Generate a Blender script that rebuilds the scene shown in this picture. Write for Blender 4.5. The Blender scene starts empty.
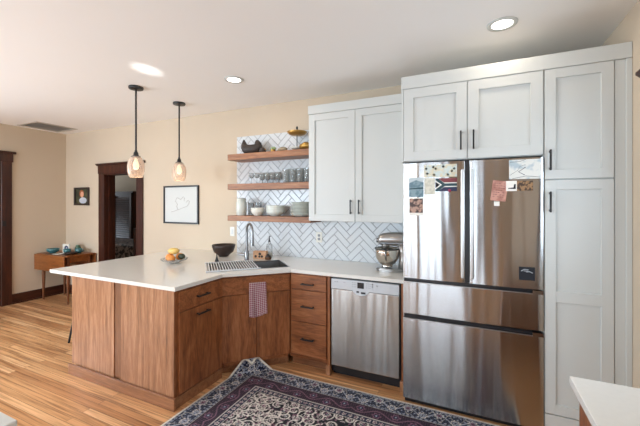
import bpy, bmesh, math, random
from mathutils import Vector, Matrix
R = math.radians
random.seed(7)
SC = bpy.context.scene
COL = SC.collection

# ------------------------------------------------------------------ camera
cd = bpy.data.cameras.new('camera')
cam = bpy.data.objects.new('camera', cd); COL.objects.link(cam)
cd.sensor_width = 36; cd.sensor_fit = 'HORIZONTAL'
cd.lens = 332.8 / 640 * 36
cd.shift_y = -10.0 / 640
cd.clip_start = .02
cam.location = (0, 0, 1.535); cam.rotation_euler = (R(90), 0, .433)
SC.camera = cam

# ------------------------------------------------------------------ world, exposure
SC.view_settings.view_transform = 'Standard'
SC.view_settings.look = 'None'
SC.view_settings.gamma = 1
SC.view_settings.use_curve_mapping = False
SC.view_settings.exposure = -0.1
SC.cycles.use_denoising = True
SC.cycles.max_bounces = 10
SC.cycles.diffuse_bounces = 6
SC.cycles.caustics_reflective = False
SC.cycles.caustics_refractive = False
SC.cycles.sample_clamp_indirect = 6
w = bpy.data.worlds.new('sky'); SC.world = w; w.use_nodes = True
w.node_tree.nodes['Background'].inputs[0].default_value = (.72, .86, 1, 1)
w.node_tree.nodes['Background'].inputs[1].default_value = 1.6

def area(name, loc, rot, sx, sy, power, col, spread=180):
    l = bpy.data.lights.new(name, 'AREA'); l.shape = 'RECTANGLE'; l.size = sx; l.size_y = sy
    l.energy = power; l.color = col; l.spread = R(spread)
    o = bpy.data.objects.new(name, l); COL.objects.link(o); o.location = loc; o.rotation_euler = rot
    return o
DAY = (.74, .87, 1.0)
# daylight just outside each window of the room
area('daylight_patio', (-.78, -2.78, 1.15), (R(-52), 0, R(180)), .95, 2.1, 42, DAY)
area('daylight_right', (-2.08, -2.80, 1.45), (R(-58), 0, R(180)), .6, 1.5, 42, DAY)
area('daylight_middle', (-3.05, -2.80, 1.45), (R(-55), 0, R(180)), .6, 1.5, 50, DAY)
area('daylight_left', (-5.1, -2.80, 1.5), (R(-52), 0, R(180)), 1.6, 1.5, 245, DAY)
area('daylight_west', (-6.56, -.6, 1.5), (0, R(-122), 0), 1.3, 2.3, 225, DAY)
area('bedroom_fill', (-9.95, 4.6, 1.6), (0, R(-90), 0), 1.2, 1.2, 30, DAY)  # fill lamp added inside the bedroom to brighten it; no window there
area('daylight_side', (1.02, 1.80, 1.65), (0, R(90), 0), 1.1, 1.1, 22, DAY)
# added spot lamp inside the room, standing in for sun reflected onto the ceiling
def spot(name, loc, target, power, col, ang, blend):
    l = bpy.data.lights.new(name, 'SPOT'); l.energy = power; l.color = col
    l.spot_size = R(ang); l.spot_blend = blend; l.shadow_soft_size = .03
    o = bpy.data.objects.new(name, l); COL.objects.link(o); o.location = loc
    o.rotation_euler = (Vector(target) - Vector(loc)).to_track_quat('-Z', 'Y').to_euler()
    return o

spot('ceiling_patch_spot', (-2.25, .2, .85), (-2.62, 2.03, 2.713), 330, (1, .98, .94), 5.6, .9)

# ------------------------------------------------------------------ materials
def newmat(name):
    m = bpy.data.materials.new(name); m.use_nodes = True
    nt = m.node_tree; b = nt.nodes['Principled BSDF']
    return m, nt, b
def srgb(r, g, b):
    f = lambda c: (c / 255 / 12.92) if c / 255 <= .04045 else ((c / 255 + .055) / 1.055) ** 2.4
    return (f(r), f(g), f(b), 1)
def plain(name, col, rough=.5, metal=0, noise=0, nscale=8, spec=None, bump=0):
    m, nt, b = newmat(name)
    b.inputs['Base Color'].default_value = col
    b.inputs['Roughness'].default_value = rough
    b.inputs['Metallic'].default_value = metal
    if spec is not None: b.inputs['Specular IOR Level'].default_value = spec
    if noise or bump:
        tc = nt.nodes.new('ShaderNodeTexCoord'); n = nt.nodes.new('ShaderNodeTexNoise')
        n.inputs['Scale'].default_value = nscale; n.inputs['Detail'].default_value = 4
        nt.links.new(tc.outputs['Object'], n.inputs['Vector'])
        if noise:
            mx = nt.nodes.new('ShaderNodeMix'); mx.data_type = 'RGBA'
            mx.inputs['A'].default_value = tuple(c * (1 - noise) for c in col[:3]) + (1,)
            mx.inputs['B'].default_value = tuple(min(1, c * (1 + noise)) for c in col[:3]) + (1,)
            nt.links.new(n.outputs['Fac'], mx.inputs['Factor'])
            nt.links.new(mx.outputs['Result'], b.inputs['Base Color'])
        if bump:
            bp = nt.nodes.new('ShaderNodeBump'); bp.inputs['Strength'].default_value = bump; bp.inputs['Distance'].default_value = .002
            nt.links.new(n.outputs['Fac'], bp.inputs['Height']); nt.links.new(bp.outputs['Normal'], b.inputs['Normal'])
    return m
def wood(name, dark, mid, light, grain='Z', rough=.38, stretch=14, sc=2.2, cath=.5):
    """grain: the axis along which the grain runs"""
    m, nt, b = newmat(name); N = nt.nodes.new; L = nt.links.new
    tc = N('ShaderNodeTexCoord'); mp = N('ShaderNodeMapping'); oi = N('ShaderNodeObjectInfo')
    s = [stretch] * 3; s['XYZ'.index(grain)] = 1.0
    mp.inputs['Scale'].default_value = s
    L(tc.outputs['Object'], mp.inputs['Vector'])
    add = N('ShaderNodeVectorMath'); add.operation = 'ADD'
    mul = N('ShaderNodeMath'); mul.operation = 'MULTIPLY'; mul.inputs[1].default_value = 37.0
    L(oi.outputs['Random'], mul.inputs[0]); L(mp.outputs['Vector'], add.inputs[0]); L(mul.outputs[0], add.inputs[1])
    n1 = N('ShaderNodeTexNoise'); n1.inputs['Scale'].default_value = sc; n1.inputs['Detail'].default_value = 8; n1.inputs['Roughness'].default_value = .62
    n1.inputs['Distortion'].default_value = cath
    L(add.outputs[0], n1.inputs['Vector'])
    n2 = N('ShaderNodeTexNoise'); n2.inputs['Scale'].default_value = sc * 7; n2.inputs['Detail'].default_value = 3
    L(add.outputs[0], n2.inputs['Vector'])
    mx0 = N('ShaderNodeMath'); mx0.operation = 'MULTIPLY_ADD'; mx0.inputs[1].default_value = .35
    L(n2.outputs['Fac'], mx0.inputs[0]); 
    m2 = N('ShaderNodeMath'); m2.operation = 'MULTIPLY'; m2.inputs[1].default_value = .65; L(n1.outputs['Fac'], m2.inputs[0]); L(m2.outputs[0], mx0.inputs[2])
    cr = N('ShaderNodeValToRGB'); e = cr.color_ramp.elements
    e[0].position = .34; e[0].color = dark; e[1].position = .66; e[1].color = light
    k = cr.color_ramp.elements.new(.5); k.color = mid
    L(mx0.outputs[0], cr.inputs['Fac']); L(cr.outputs['Color'], b.inputs['Base Color'])
    b.inputs['Roughness'].default_value = rough
    bp = N('ShaderNodeBump'); bp.inputs['Strength'].default_value = .15; bp.inputs['Distance'].default_value = .001
    L(mx0.outputs[0], bp.inputs['Height']); L(bp.outputs['Normal'], b.inputs['Normal'])
    return m
def steel(name, col=(.46, .455, .45, 1), rough=.20, aniso=1.0, rot=0.25):
    m, nt, b = newmat(name); N = nt.nodes.new; L = nt.links.new
    b.inputs['Metallic'].default_value = 1; b.inputs['Roughness'].default_value = rough
    b.inputs['Base Color'].default_value = col
    b.inputs['Anisotropic'].default_value = aniso; b.inputs['Anisotropic Rotation'].default_value = rot
    tc = N('ShaderNodeTexCoord'); mp = N('ShaderNodeMapping'); mp.inputs['Scale'].default_value = (1.5, 1.5, 260)
    n = N('ShaderNodeTexNoise'); n.inputs['Scale'].default_value = 2; n.inputs['Detail'].default_value = 3
    L(tc.outputs['Object'], mp.inputs['Vector']); L(mp.outputs['Vector'], n.inputs['Vector'])
    bp = N('ShaderNodeBump'); bp.inputs['Strength'].default_value = .05; bp.inputs['Distance'].default_value = .0006
    L(n.outputs['Fac'], bp.inputs['Height'])
    # large, slow waviness of pressed sheet metal
    mp2 = N('ShaderNodeMapping'); mp2.inputs['Scale'].default_value = (5, 1, .35)
    n2 = N('ShaderNodeTexNoise'); n2.inputs['Scale'].default_value = 1.6; n2.inputs['Detail'].default_value = 1
    L(tc.outputs['Object'], mp2.inputs['Vector']); L(mp2.outputs['Vector'], n2.inputs['Vector'])
    bp2 = N('ShaderNodeBump'); bp2.inputs['Strength'].default_value = .6; bp2.inputs['Distance'].default_value = .012
    L(n2.outputs['Fac'], bp2.inputs['Height']); L(bp2.outputs['Normal'], bp.inputs['Normal'])
    L(bp.outputs['Normal'], b.inputs['Normal'])
    tg = N('ShaderNodeTangent'); tg.direction_type = 'RADIAL'; tg.axis = 'Z'
    L(tg.outputs['Tangent'], b.inputs['Tangent'])
    return m
def clearglass(name, col, alpha=.25, rough=.05):
    m, nt, b = newmat(name); N = nt.nodes.new; L = nt.links.new
    b.inputs['Base Color'].default_value = col; b.inputs['Roughness'].default_value = rough
    t = N('ShaderNodeBsdfTransparent'); mx = N('ShaderNodeMixShader')
    fr = N('ShaderNodeLayerWeight'); fr.inputs['Blend'].default_value = .35
    ml = N('ShaderNodeMath'); ml.operation = 'MULTIPLY_ADD'; ml.inputs[1].default_value = .6; ml.inputs[2].default_value = alpha
    ml.use_clamp = True
    L(fr.outputs['Facing'], ml.inputs[0]); L(ml.outputs[0], mx.inputs[0])
    L(t.outputs[0], mx.inputs[1]); L(b.outputs[0], mx.inputs[2]); L(mx.outputs[0], nt.nodes['Material Output'].inputs['Surface'])
    return m
def emit(name, col, s):
    m, nt, b = newmat(name)
    b.inputs['Base Color'].default_value = col
    b.inputs['Emission Color'].default_value = col; b.inputs['Emission Strength'].default_value = s
    return m

M = {}
M['wall'] = plain('beige_paint', srgb(204, 188, 166), .85, noise=.02, nscale=3)
M['ceiling'] = plain('ceiling_paint', srgb(246, 245, 243), .9, noise=.012, nscale=2)
M['white'] = plain('white_cabinet_paint', srgb(203, 206, 203), .42)
M['quartz'] = plain('white_quartz', srgb(222, 220, 214), .16, noise=.035, nscale=55)
M['black'] = plain('black_metal', (.012, .012, .013, 1), .38)
M['blackplastic'] = plain('black_plastic', (.010, .011, .014, 1), .3)
M['tile'] = plain('white_glazed_tile', srgb(212, 216, 218), .24, noise=.04, nscale=5)
M['grout'] = plain('grey_grout', srgb(160, 162, 166), .9)
M['oak'] = wood('oak_panel_lit', srgb(116, 78, 52), srgb(156, 110, 78), srgb(188, 142, 108), 'Z', .30, 16, 1.7, .7)  # same wood as the drawer fronts; window light is put into this lighter tone
M['stile'] = wood('oak_stile', srgb(96, 60, 38), srgb(122, 80, 52), srgb(142, 98, 66), 'Z', .34, 16, 1.7)
M['oakx'] = wood('oak_trim', srgb(112, 72, 46), srgb(140, 94, 62), srgb(162, 114, 80), 'X', .38, 16, 1.7)
M['cherry'] = wood('shaded_wood_door', srgb(98, 55, 30), srgb(140, 84, 48), srgb(168, 110, 70), 'Z', .36, 7, 1.8, .9)  # same wood as the end panels; their weaker light is in this darker tone
M['shaded_woodx'] = wood('shaded_wood_drawer', srgb(98, 55, 30), srgb(140, 84, 48), srgb(168, 110, 70), 'X', .36, 7, 1.8, .9)
M['shelf'] = wood('shelf_wood', srgb(112, 70, 42), srgb(146, 96, 60), srgb(172, 122, 82), 'X', .45, 12, 1.6)
M['trim'] = wood('dark_stained_fir', srgb(42, 20, 13), srgb(62, 30, 20), srgb(84, 44, 28), 'Z', .32, 12, 1.6)
M['trimx'] = wood('dark_stained_base', srgb(42, 20, 13), srgb(62, 30, 20), srgb(84, 44, 28), 'X', .32, 12, 1.6)
M['trimy'] = wood('dark_stained_rail', srgb(42, 20, 13), srgb(62, 30, 20), srgb(84, 44, 28), 'Y', .32, 12, 1.6)
M['teak'] = wood('teak', srgb(104, 58, 24), srgb(140, 82, 38), srgb(160, 100, 52), 'X', .35, 10, 1.6)
M['teakz'] = wood('teak_leg', srgb(84, 46, 22), srgb(112, 64, 32), srgb(134, 82, 44), 'Z', .4, 10, 1.6)
M['steel'] = steel('brushed_steel')
M['steel2'] = steel('dishwasher_steel', (.47, .455, .43, 1), .22)
M['chrome'] = plain('brushed_nickel', (.25, .255, .26, 1), .28, 1)
M['rackmetal'] = plain('rack_steel', (.85, .86, .88, 1), .4, .6)
M['basin'] = plain('basin_steel', (.42, .43, .44, 1), .35, 1)
M['greyplastic'] = plain('silver_plastic', srgb(196, 200, 204), .4)
M['ink'] = plain('grey_ink', srgb(150, 152, 156), .6)
M['paper'] = plain('paper', srgb(232, 230, 222), .8)
M['glass'] = clearglass('clear_glass', (.42, .46, .46, 1), .20)
M['pane'] = clearglass('window_glass', (.9, .95, .97, 1), .03, .02)
M['seeded'] = clearglass('seeded_pendant_glass', srgb(216, 198, 182), .28, .12)
M['bulb'] = emit('warm_bulb', (1, .76, .52, 1), 1.6)
M['lens'] = emit('light_lens', (1, .95, .88, 1), 6)
M['celadon'] = plain('celadon_glaze', srgb(212, 216, 208), .25)
M['cream'] = plain('cream_glaze', srgb(226, 224, 214), .25)
M['gold'] = plain('aged_brass', srgb(176, 138, 72), .35, .7)
M['teal'] = plain('teal_glaze', srgb(62, 112, 116), .25, noise=.15, nscale=20)
M['darkwood'] = plain('dark_turned_wood', srgb(48, 34, 30), .4, noise=.3, nscale=25)
M['wicker'] = plain('dark_wicker', srgb(60, 52, 48), .6, noise=.95, nscale=110, bump=1)

# ------------------------------------------------------------------ helpers
WM = {}
def tag(o, label=None, cat=None, group=None, kind=None):
    if label: o['label'] = label
    if cat: o['category'] = cat
    if group: o['group'] = group
    if kind: o['kind'] = kind
    return o
def thing(name, label, cat, loc=(0, 0, 0), rz=0, group=None):
    o = bpy.data.objects.new(name, None); COL.objects.link(o)
    o.location = loc; o.rotation_euler = (0, 0, rz); o.empty_display_size = .05
    WM[o] = Matrix.Translation(loc) @ Matrix.Rotation(rz, 4, 'Z')
    return tag(o, label, cat, group)
def obj(name, bm, mat, parent=None, world=False, smooth=None, label=None):
    """links bm as one mesh object; world=True: bm is in world coordinates"""
    if parent is not None and world: bm.transform(WM[parent].inverted())
    bmesh.ops.recalc_face_normals(bm, faces=bm.faces)
    me = bpy.data.meshes.new(name); bm.to_mesh(me); bm.free()
    mats = mat if isinstance(mat, (list, tuple)) else [mat]
    for x in mats: me.materials.append(x)
    if smooth:
        me.polygons.foreach_set('use_smooth', [True] * len(me.polygons))
        if smooth is not True: me.set_sharp_from_angle(angle=R(smooth))
    o = bpy.data.objects.new(name, me); COL.objects.link(o)
    if parent is not None:
        o.parent = parent; WM[o] = WM[parent]
    else: WM[o] = Matrix.Identity(4)
    if label: o['label'] = label
    return o
def solo(name, bm, mat, label, cat, loc=(0, 0, 0), rz=0, group=None, smooth=None):
    o = obj(name, bm, mat, smooth=smooth); o.location = loc; o.rotation_euler = (0, 0, rz)
    WM[o] = Matrix.Translation(loc) @ Matrix.Rotation(rz, 4, 'Z')
    return tag(o, label, cat, group)
def struct(name, bm, mat, smooth=None):
    o = obj(name, bm, mat, smooth=smooth); o['kind'] = 'structure'; return o
def dup(root, loc, rz=0, label=None, group=None):
    r = root.copy(); COL.objects.link(r); r.location = loc; r.rotation_euler = (0, 0, rz)
    if label: r['label'] = label
    if group: r['group'] = group
    for ch in list(root.children):
        c = ch.copy(); COL.objects.link(c); c.parent = r
        for g in list(ch.children):
            d = g.copy(); COL.objects.link(d); d.parent = c
    WM[r] = Matrix.Translation(loc) @ Matrix.Rotation(rz, 4, 'Z')
    return r
def BM(): return bmesh.new()
def box(bm, x0, x1, y0, y1, z0, z1, bev=0, seg=1, mi=0):
    v = bmesh.ops.create_cube(bm, size=1)['verts']
    for p in v:
        p.co = Vector(((x0 + x1) / 2 + p.co.x * (x1 - x0), (y0 + y1) / 2 + p.co.y * (y1 - y0), (z0 + z1) / 2 + p.co.z * (z1 - z0)))
    fs = {f for p in v for f in p.link_faces}
    if bev:
        es = list({e for p in v for e in p.link_edges})
        r = bmesh.ops.bevel(bm, geom=es, offset=bev, segments=seg, affect='EDGES', profile=.5)
        fs = {f for f in bm.faces if f in set(r['faces'])} | {f for f in fs if f.is_valid}
    for f in fs: f.material_index = mi
    return bm
def bx(x0, x1, y0, y1, z0, z1, bev=0, seg=1): return box(BM(), x0, x1, y0, y1, z0, z1, bev, seg)
def tube(bm, pts, r, n=10, cap=True, mi=0):
    """sweep a circle along points; r number or list"""
    pts = [Vector(p) for p in pts]; k = len(pts); rs = r if isinstance(r, (list, tuple)) else [r] * k
    rings = []; up = None
    for i, p in enumerate(pts):
        d = (pts[min(i + 1, k - 1)] - pts[max(i - 1, 0)]).normalized()
        if up is None: up = Vector((0, 0, 1)) if abs(d.z) < .9 else Vector((1, 0, 0))
        a = d.cross(up).normalized(); b = a.cross(d).normalized(); up = b
        rings.append([bm.verts.new(p + a * math.cos(t) * rs[i] + b * math.sin(t) * rs[i]) for t in [2 * math.pi * j / n for j in range(n)]])
    for A, B in zip(rings, rings[1:]):
        for j in range(n): bm.faces.new((A[j], A[(j + 1) % n], B[(j + 1) % n], B[j])).material_index = mi
    if cap:
        bm.faces.new(rings[0][::-1]).material_index = mi; bm.faces.new(rings[-1]).material_index = mi
    return bm
def lathe(bm, prof, cx=0, cy=0, cz=0, n=24, mi=0):
    """prof: [(r,z)...]; r=0 ends close it"""
    rings = []
    for r, z in prof:
        if r <= 1e-6: rings.append([bm.verts.new((cx, cy, cz + z))])
        else: rings.append([bm.verts.new((cx + r * math.cos(2 * math.pi * j / n), cy + r * math.sin(2 * math.pi * j / n), cz + z)) for j in range(n)])
    for A, B in zip(rings, rings[1:]):
        for j in range(n):
            a0, a1, b0, b1 = A[j % len(A)], A[(j + 1) % len(A)], B[j % len(B)], B[(j + 1) % len(B)]
            q = []
            for v in (a0, a1, b1, b0):
                if v not in q: q.append(v)
            if len(q) > 2: bm.faces.new(q).material_index = mi
    return bm
def loft(bm, secs, n=16, mi=0):
    """secs: [(center, ra, rb, axisA, axisB)]"""
    rings = [[bm.verts.new(Vector(c) + Vector(A) * ra * math.cos(2 * math.pi * j / n) + Vector(B) * rb * math.sin(2 * math.pi * j / n)) for j in range(n)] for c, ra, rb, A, B in secs]
    for P, Q in zip(rings, rings[1:]):
        for j in range(n): bm.faces.new((P[j], P[(j + 1) % n], Q[(j + 1) % n], Q[j])).material_index = mi
    bm.faces.new(rings[0][::-1]); bm.faces.new(rings[-1])
    return bm
def slab(poly, z0, z1, holes=(), bev=0):
    bm = BM()
    bm.faces.new([bm.verts.new((x, y, z0)) for x, y in poly])
    for h in holes:
        for (ax, ay), (bx_, by) in zip(h, h[1:] + h[:1]):
            n = Vector((by - ay, -(bx_ - ax), 0)).normalized()
            bmesh.ops.bisect_plane(bm, geom=bm.verts[:] + bm.edges[:] + bm.faces[:], plane_co=(ax, ay, z0), plane_no=n)
    def inside(p, h):
        s = [(bx_ - ax) * (p.y - ay) - (by - ay) * (p.x - ax) for (ax, ay), (bx_, by) in zip(h, h[1:] + h[:1])]
        return all(k > 0 for k in s) or all(k < 0 for k in s)
    kill = [f for f in bm.faces if any(inside(f.calc_center_median(), h) for h in holes)]
    bmesh.ops.delete(bm, geom=kill, context='FACES')
    if holes:
        bmesh.ops.dissolve_limit(bm, angle_limit=.001, verts=bm.verts[:], edges=bm.edges[:], use_dissolve_boundaries=False) if False else None
    r = bmesh.ops.extrude_face_region(bm, geom=bm.faces[:])
    for v in r['geom']:
        if isinstance(v, bmesh.types.BMVert): v.co.z = z1
    if bev:
        es = [e for e in bm.edges if len(e.link_faces) == 2 and e.calc_face_angle(0) > .5]
        bmesh.ops.bevel(bm, geom=es, offset=bev, segments=2, affect='EDGES')
    return bm
def rect(x0, x1, y0, y1): return [(x0, y0), (x1, y0), (x1, y1), (x0, y1)]
def xf(bm, mat): bm.transform(mat); return bm
ROTX = Matrix.Rotation(R(90), 4, 'X')          # slab (x,y,z) -> (x,-z,y): a wall along X, thickness towards -Y
def wallX(poly, y0, y1, holes=()):              # wall in the XZ plane between y0 and y1
    return xf(slab(poly, -y1, -y0, holes), ROTX)
SWAP = Matrix(((0, 0, 1, 0), (1, 0, 0, 0), (0, 1, 0, 0), (0, 0, 0, 1)))   # (x,y,z)->(z,x,y): poly in (Y,Z), thickness in X
def wallY(poly, x0, x1, holes=()): return xf(slab(poly, x0, x1, holes), SWAP)

# ================================================================== SETTING
XL, XR, YB, YF, H = -6.368, .869, 3.363, -2.6, 2.713
floor_m, nt, b = newmat('oak_strip_floor'); N = nt.nodes.new; L = nt.links.new
tc = N('ShaderNodeTexCoord'); br = N('ShaderNodeTexBrick')
br.inputs['Scale'].default_value = 1; br.inputs['Brick Width'].default_value = 1.9; br.inputs['Row Height'].default_value = .057
br.inputs['Mortar Size'].default_value = .0011; br.inputs['Mortar Smooth'].default_value = .2; br.offset = .37; br.offset_frequency = 2
br.inputs['Color1'].default_value = (0, 0, 0, 1); br.inputs['Color2'].default_value = (1, 1, 1, 1); br.inputs['Mortar'].default_value = (.5, .5, .5, 1)
L(tc.outputs['Object'], br.inputs['Vector'])
mp = N('ShaderNodeMapping'); mp.inputs['Scale'].default_value = (.75, 24, 1); L(tc.outputs['Object'], mp.inputs['Vector'])
av = N('ShaderNodeVectorMath'); av.operation = 'MULTIPLY_ADD'; L(br.outputs['Color'], av.inputs[0]); av.inputs[1].default_value = (17, 9, 23); L(mp.outputs['Vector'], av.inputs[2])
nn = N('ShaderNodeTexNoise'); nn.inputs['Scale'].default_value = 1.8; nn.inputs['Detail'].default_value = 7; nn.inputs['Roughness'].default_value = .6; L(av.outputs[0], nn.inputs['Vector'])
c1 = N('ShaderNodeValToRGB'); e = c1.color_ramp.elements
e[0].position = 0; e[0].color = srgb(184, 132, 90); e[1].position = 1; e[1].color = srgb(232, 188, 142)
k = e.new(.35); k.color = srgb(204, 154, 108); k = e.new(.7); k.color = srgb(220, 172, 124)
L(br.outputs['Color'], c1.inputs['Fac'])
c2 = N('ShaderNodeValToRGB'); e = c2.color_ramp.elements
e[0].position = .33; e[0].color = (.36, .27, .20, 1); e[1].position = .60; e[1].color = (1.12, 1.10, 1.06, 1); k = e.new(.46); k.color = (.86, .80, .73, 1)
L(nn.outputs['Fac'], c2.inputs['Fac'])
mx = N('ShaderNodeMix'); mx.data_type = 'RGBA'; mx.blend_type = 'MULTIPLY'; mx.inputs['Factor'].default_value = .9
L(c1.outputs['Color'], mx.inputs['A']); L(c2.outputs['Color'], mx.inputs['B'])
mx2 = N('ShaderNodeMix'); mx2.data_type = 'RGBA'; L(br.outputs['Fac'], mx2.inputs['Factor']); L(mx.outputs['Result'], mx2.inputs['A']); mx2.inputs['B'].default_value = srgb(70, 40, 24)
L(mx2.outputs['Result'], b.inputs['Base Color']); b.inputs['Roughness'].default_value = .33
bp = N('ShaderNodeBump'); bp.inputs['Strength'].default_value = .3; bp.inputs['Distance'].default_value = .002; bp.invert = True
L(br.outputs['Fac'], bp.inputs['Height']); L(bp.outputs['Normal'], b.inputs['Normal'])
struct('ceiling_bedroom', bx(-10.1, XL - .151, YB, 5.72, H, H + .12), M['ceiling'])
struct('wall_bedroom_front', bx(-10.1, XL - .151, YB, YB + .14, 0, H), M['wall'])
struct('floor', bx(XL - .15, XR + .15, YF - .15, 6.6, -.1, 0), floor_m)
struct('ceiling', slab(rect(XL - .15, XR + .15, YF - .15, 6.6), H, H + .12,
       [rect(-6.22, -5.75, 2.66, 3.17)]), M['ceiling'])

DW0, DW1, DWZ = -5.325, -4.535, 2.0     # doorway in the back wall (clear opening between casings)
struct('wall_back', wallX([(XL - .15, 0), (XR + .15, 0), (XR + .15, H), (XL - .15, H)], YB, YB + .14,
       [[(DW0, -.01), (DW1, -.01), (DW1, DWZ), (DW0, DWZ)]]), M['wall'])
struct('wall_left', wallY([(YF - .15, 0), (YB, 0), (YB, H), (YF - .15, H)], XL - .14, XL, [[(-1.8, .8), (.6, .8), (.6, 2.2), (-1.8, 2.2)]]), M['wall'])
fr = BM()
for (p, q, c_, d_) in ((-1.8, -1.74, .8, 2.2), (.54, .6, .8, 2.2), (-1.8, .6, .8, .86), (-1.8, .6, 2.14, 2.2), (-.63, -.57, .8, 2.2)): box(fr, XL - .1, XL, p, q, c_, d_)
for (p, q, c_, d_) in ((-1.92, -1.8, .7, 2.22), (.6, .72, .7, 2.22), (-1.95, .75, 2.2, 2.36), (-1.95, .75, .72, .8)): box(fr, XL, XL + .026, p, q, c_, d_)
w6 = struct('window_6', fr, M['trim']); obj('pane', bx(XL - .055, XL - .05, -1.75, .55, .85, 2.15), M['pane'], w6)
WY0, WY1, WZ0, WZ1 = 1.25, 2.35, 1.12, 2.13
struct('wall_right', wallY([(YF - .15, 0), (YB, 0), (YB, H), (YF - .15, H)], XR, XR + .14,
       [[(WY0, WZ0), (WY1, WZ0), (WY1, WZ1), (WY0, WZ1)]]), M['wall'])
FW = [(-1.3, -.26, .06, 2.15), (-2.42, -1.75, .7, 2.2), (-5.95, -4.25, .7, 2.2), (-3.40, -2.72, .7, 2.2)]
struct('wall_front', wallX([(XL, 0), (XR, 0), (XR, H), (XL, H)], YF - .14, YF,
       [[(a, c), (b_, c), (b_, d), (a, d)] for a, b_, c, d in FW]), M['wall'])
for i, (a, b_, c, d) in enumerate(FW):
    fr = BM(); t = .055
    box(fr, a, a + t, YF - .1, YF + .02, c, d); box(fr, b_ - t, b_, YF - .1, YF + .02, c, d)
    box(fr, a, b_, YF - .1, YF + .02, c, c + t); box(fr, a, b_, YF - .1, YF + .02, d - t, d)
    mid = (a + b_) / 2
    if b_ - a > 1.2: box(fr, mid - .03, mid + .03, YF - .09, YF, c, d)
    if i: box(fr, a, b_, YF - .08, YF - .01, (c + d) / 2 - .02, (c + d) / 2 + .02)
    box(fr, a - .12, a, YF, YF + .025, max(0, c - .1), d + .02); box(fr, b_, b_ + .12, YF, YF + .025, max(0, c - .1), d + .02)
    box(fr, a - .15, b_ + .15, YF, YF + .035, d + .0, d + .16)
    wfr = struct('window_%d' % (i + 1), fr, M['trim'])
    obj('pane', bx(a + .05, b_ - .05, YF - .055, YF - .049, c + .05, d - .05), M['pane'], wfr)
# window in the right wall beside the pantry, dark casing with a crowned head
fr = BM(); t = .05
box(fr, XR, XR + .1, WY0, WY0 + t, WZ0, WZ1); box(fr, XR, XR + .1, WY1 - t, WY1, WZ0, WZ1)
box(fr, XR, XR + .1, WY0, WY1, WZ0, WZ0 + t); box(fr, XR, XR + .1, WY0, WY1, WZ1 - t, WZ1)
box(fr, XR + .02, XR + .08, WY0, WY1, (WZ0 + WZ1) / 2 - .02, (WZ0 + WZ1) / 2 + .02)
box(fr, XR - .022, XR, WY0 - .11, WY0, WZ0 - .06, WZ1); box(fr, XR - .022, XR, WY1, WY1 + .07, WZ0 - .06, WZ1)
box(fr, XR - .035, XR, WY0 - .14, WY1 - .01, WZ0 - .09, WZ0 - .055)
box(fr, XR - .026, XR, WY0 - .12, WY1 + .075, WZ1, WZ1 + .105)
# sloped crown
for s in (1,):
    cv = [(XR - .026, WZ1 + .105), (XR - .045, WZ1 + .122), (XR - .045, WZ1 + .138), (XR, WZ1 + .138), (XR, WZ1 + .105)]
    A = [fr.verts.new((x, WY0 - .15, z)) for x, z in cv]; B = [fr.verts.new((x, WY1 + .092, z)) for x, z in cv]
    for i in range(5): fr.faces.new((A[i], A[(i + 1) % 5], B[(i + 1) % 5], B[i]))
    fr.faces.new(A[::-1]); fr.faces.new(B)
w4 = struct('window_5', fr, M['trimy'])
obj('pane', bx(XR + .045, XR + .05, WY0 + .04, WY1 - .04, WZ0 + .04, WZ1 - .04), M['pane'], w4)

# doorway casing in the back wall and the dim bedroom behind it
def crown(bm, x0, x1, y, z, d=.05):
    """fir head crown on a wall facing -Y at plane y"""
    cv = [(y, z), (y - .028, z), (y - d, z + .018), (y - d, z + .034), (y, z + .034)]
    A = [bm.verts.new((x0, a, b_)) for a, b_ in cv]; B = [bm.verts.new((x1, a, b_)) for a, b_ in cv]
    for i in range(5): bm.faces.new((A[i], A[(i + 1) % 5], B[(i + 1) % 5], B[i]))
    bm.faces.new(A[::-1]); bm.faces.new(B)
fr = BM()
box(fr, DW0 - .115, DW0, YB - .026, YB, 0, DWZ, .003); box(fr, DW1, DW1 + .115, YB - .026, YB, 0, DWZ, .003)
box(fr, DW0 - .13, DW1 + .13, YB - .028, YB, DWZ, DWZ + .125, .003)
crown(fr, DW0 - .155, DW1 + .155, YB, DWZ + .125)
box(fr, DW0, DW0 + .02, YB - .02, YB + .16, 0, DWZ); box(fr, DW1 - .02, DW1, YB - .02, YB + .16, 0, DWZ); box(fr, DW0, DW1, YB - .02, YB + .16, DWZ - .02, DWZ)
box(fr, DW0 + .02, DW0 + .034, YB + .05, YB + .10, 0, DWZ - .02); box(fr, DW1 - .034, DW1 - .02, YB + .05, YB + .10, 0, DWZ - .02)
d2 = struct('door_2', fr, M['trim'])
# the bedroom
struct('wall_bedroom', bx(-10.1, -3.6, 5.6, 5.72, 0, H), M['wall'])
struct('wall_bedroom_left', bx(-10.1, -10.0, YB + .14, 5.6, 0, H), M['wall'])
struct('wall_bedroom_right', bx(-3.7, -3.6, YB + .14, 5.6, 0, H), M['wall'])
struct('floor_bedroom', bx(-10.1, XL - .15, YB, 5.7, -.1, 0), floor_m)
# door in the left wall (only its casing edge reaches the frame)
fr = BM()
yo = 2.617
box(fr, XL, XL + .026, yo - .125, yo, 0, 2.15, .003)
box(fr, XL, XL + .026, yo - 1.12, yo - .995, 0, 2.15, .003)
box(fr, XL, XL + .028, yo - 1.135, yo + .015, 2.15, 2.275, .003)
box(fr, XL, XL + .05, yo - 1.16, yo + .045, 2.275, 2.31, .006)
box(fr, XL, XL + .012, yo - .995, yo - .125, .005, 2.15)
d1 = struct('door_1', fr, M['trim'])
obj('strike_plate', bx(XL + .026, XL + .029, yo - .115, yo - .07, 1.19, 1.27), M['black'], d1)

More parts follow.
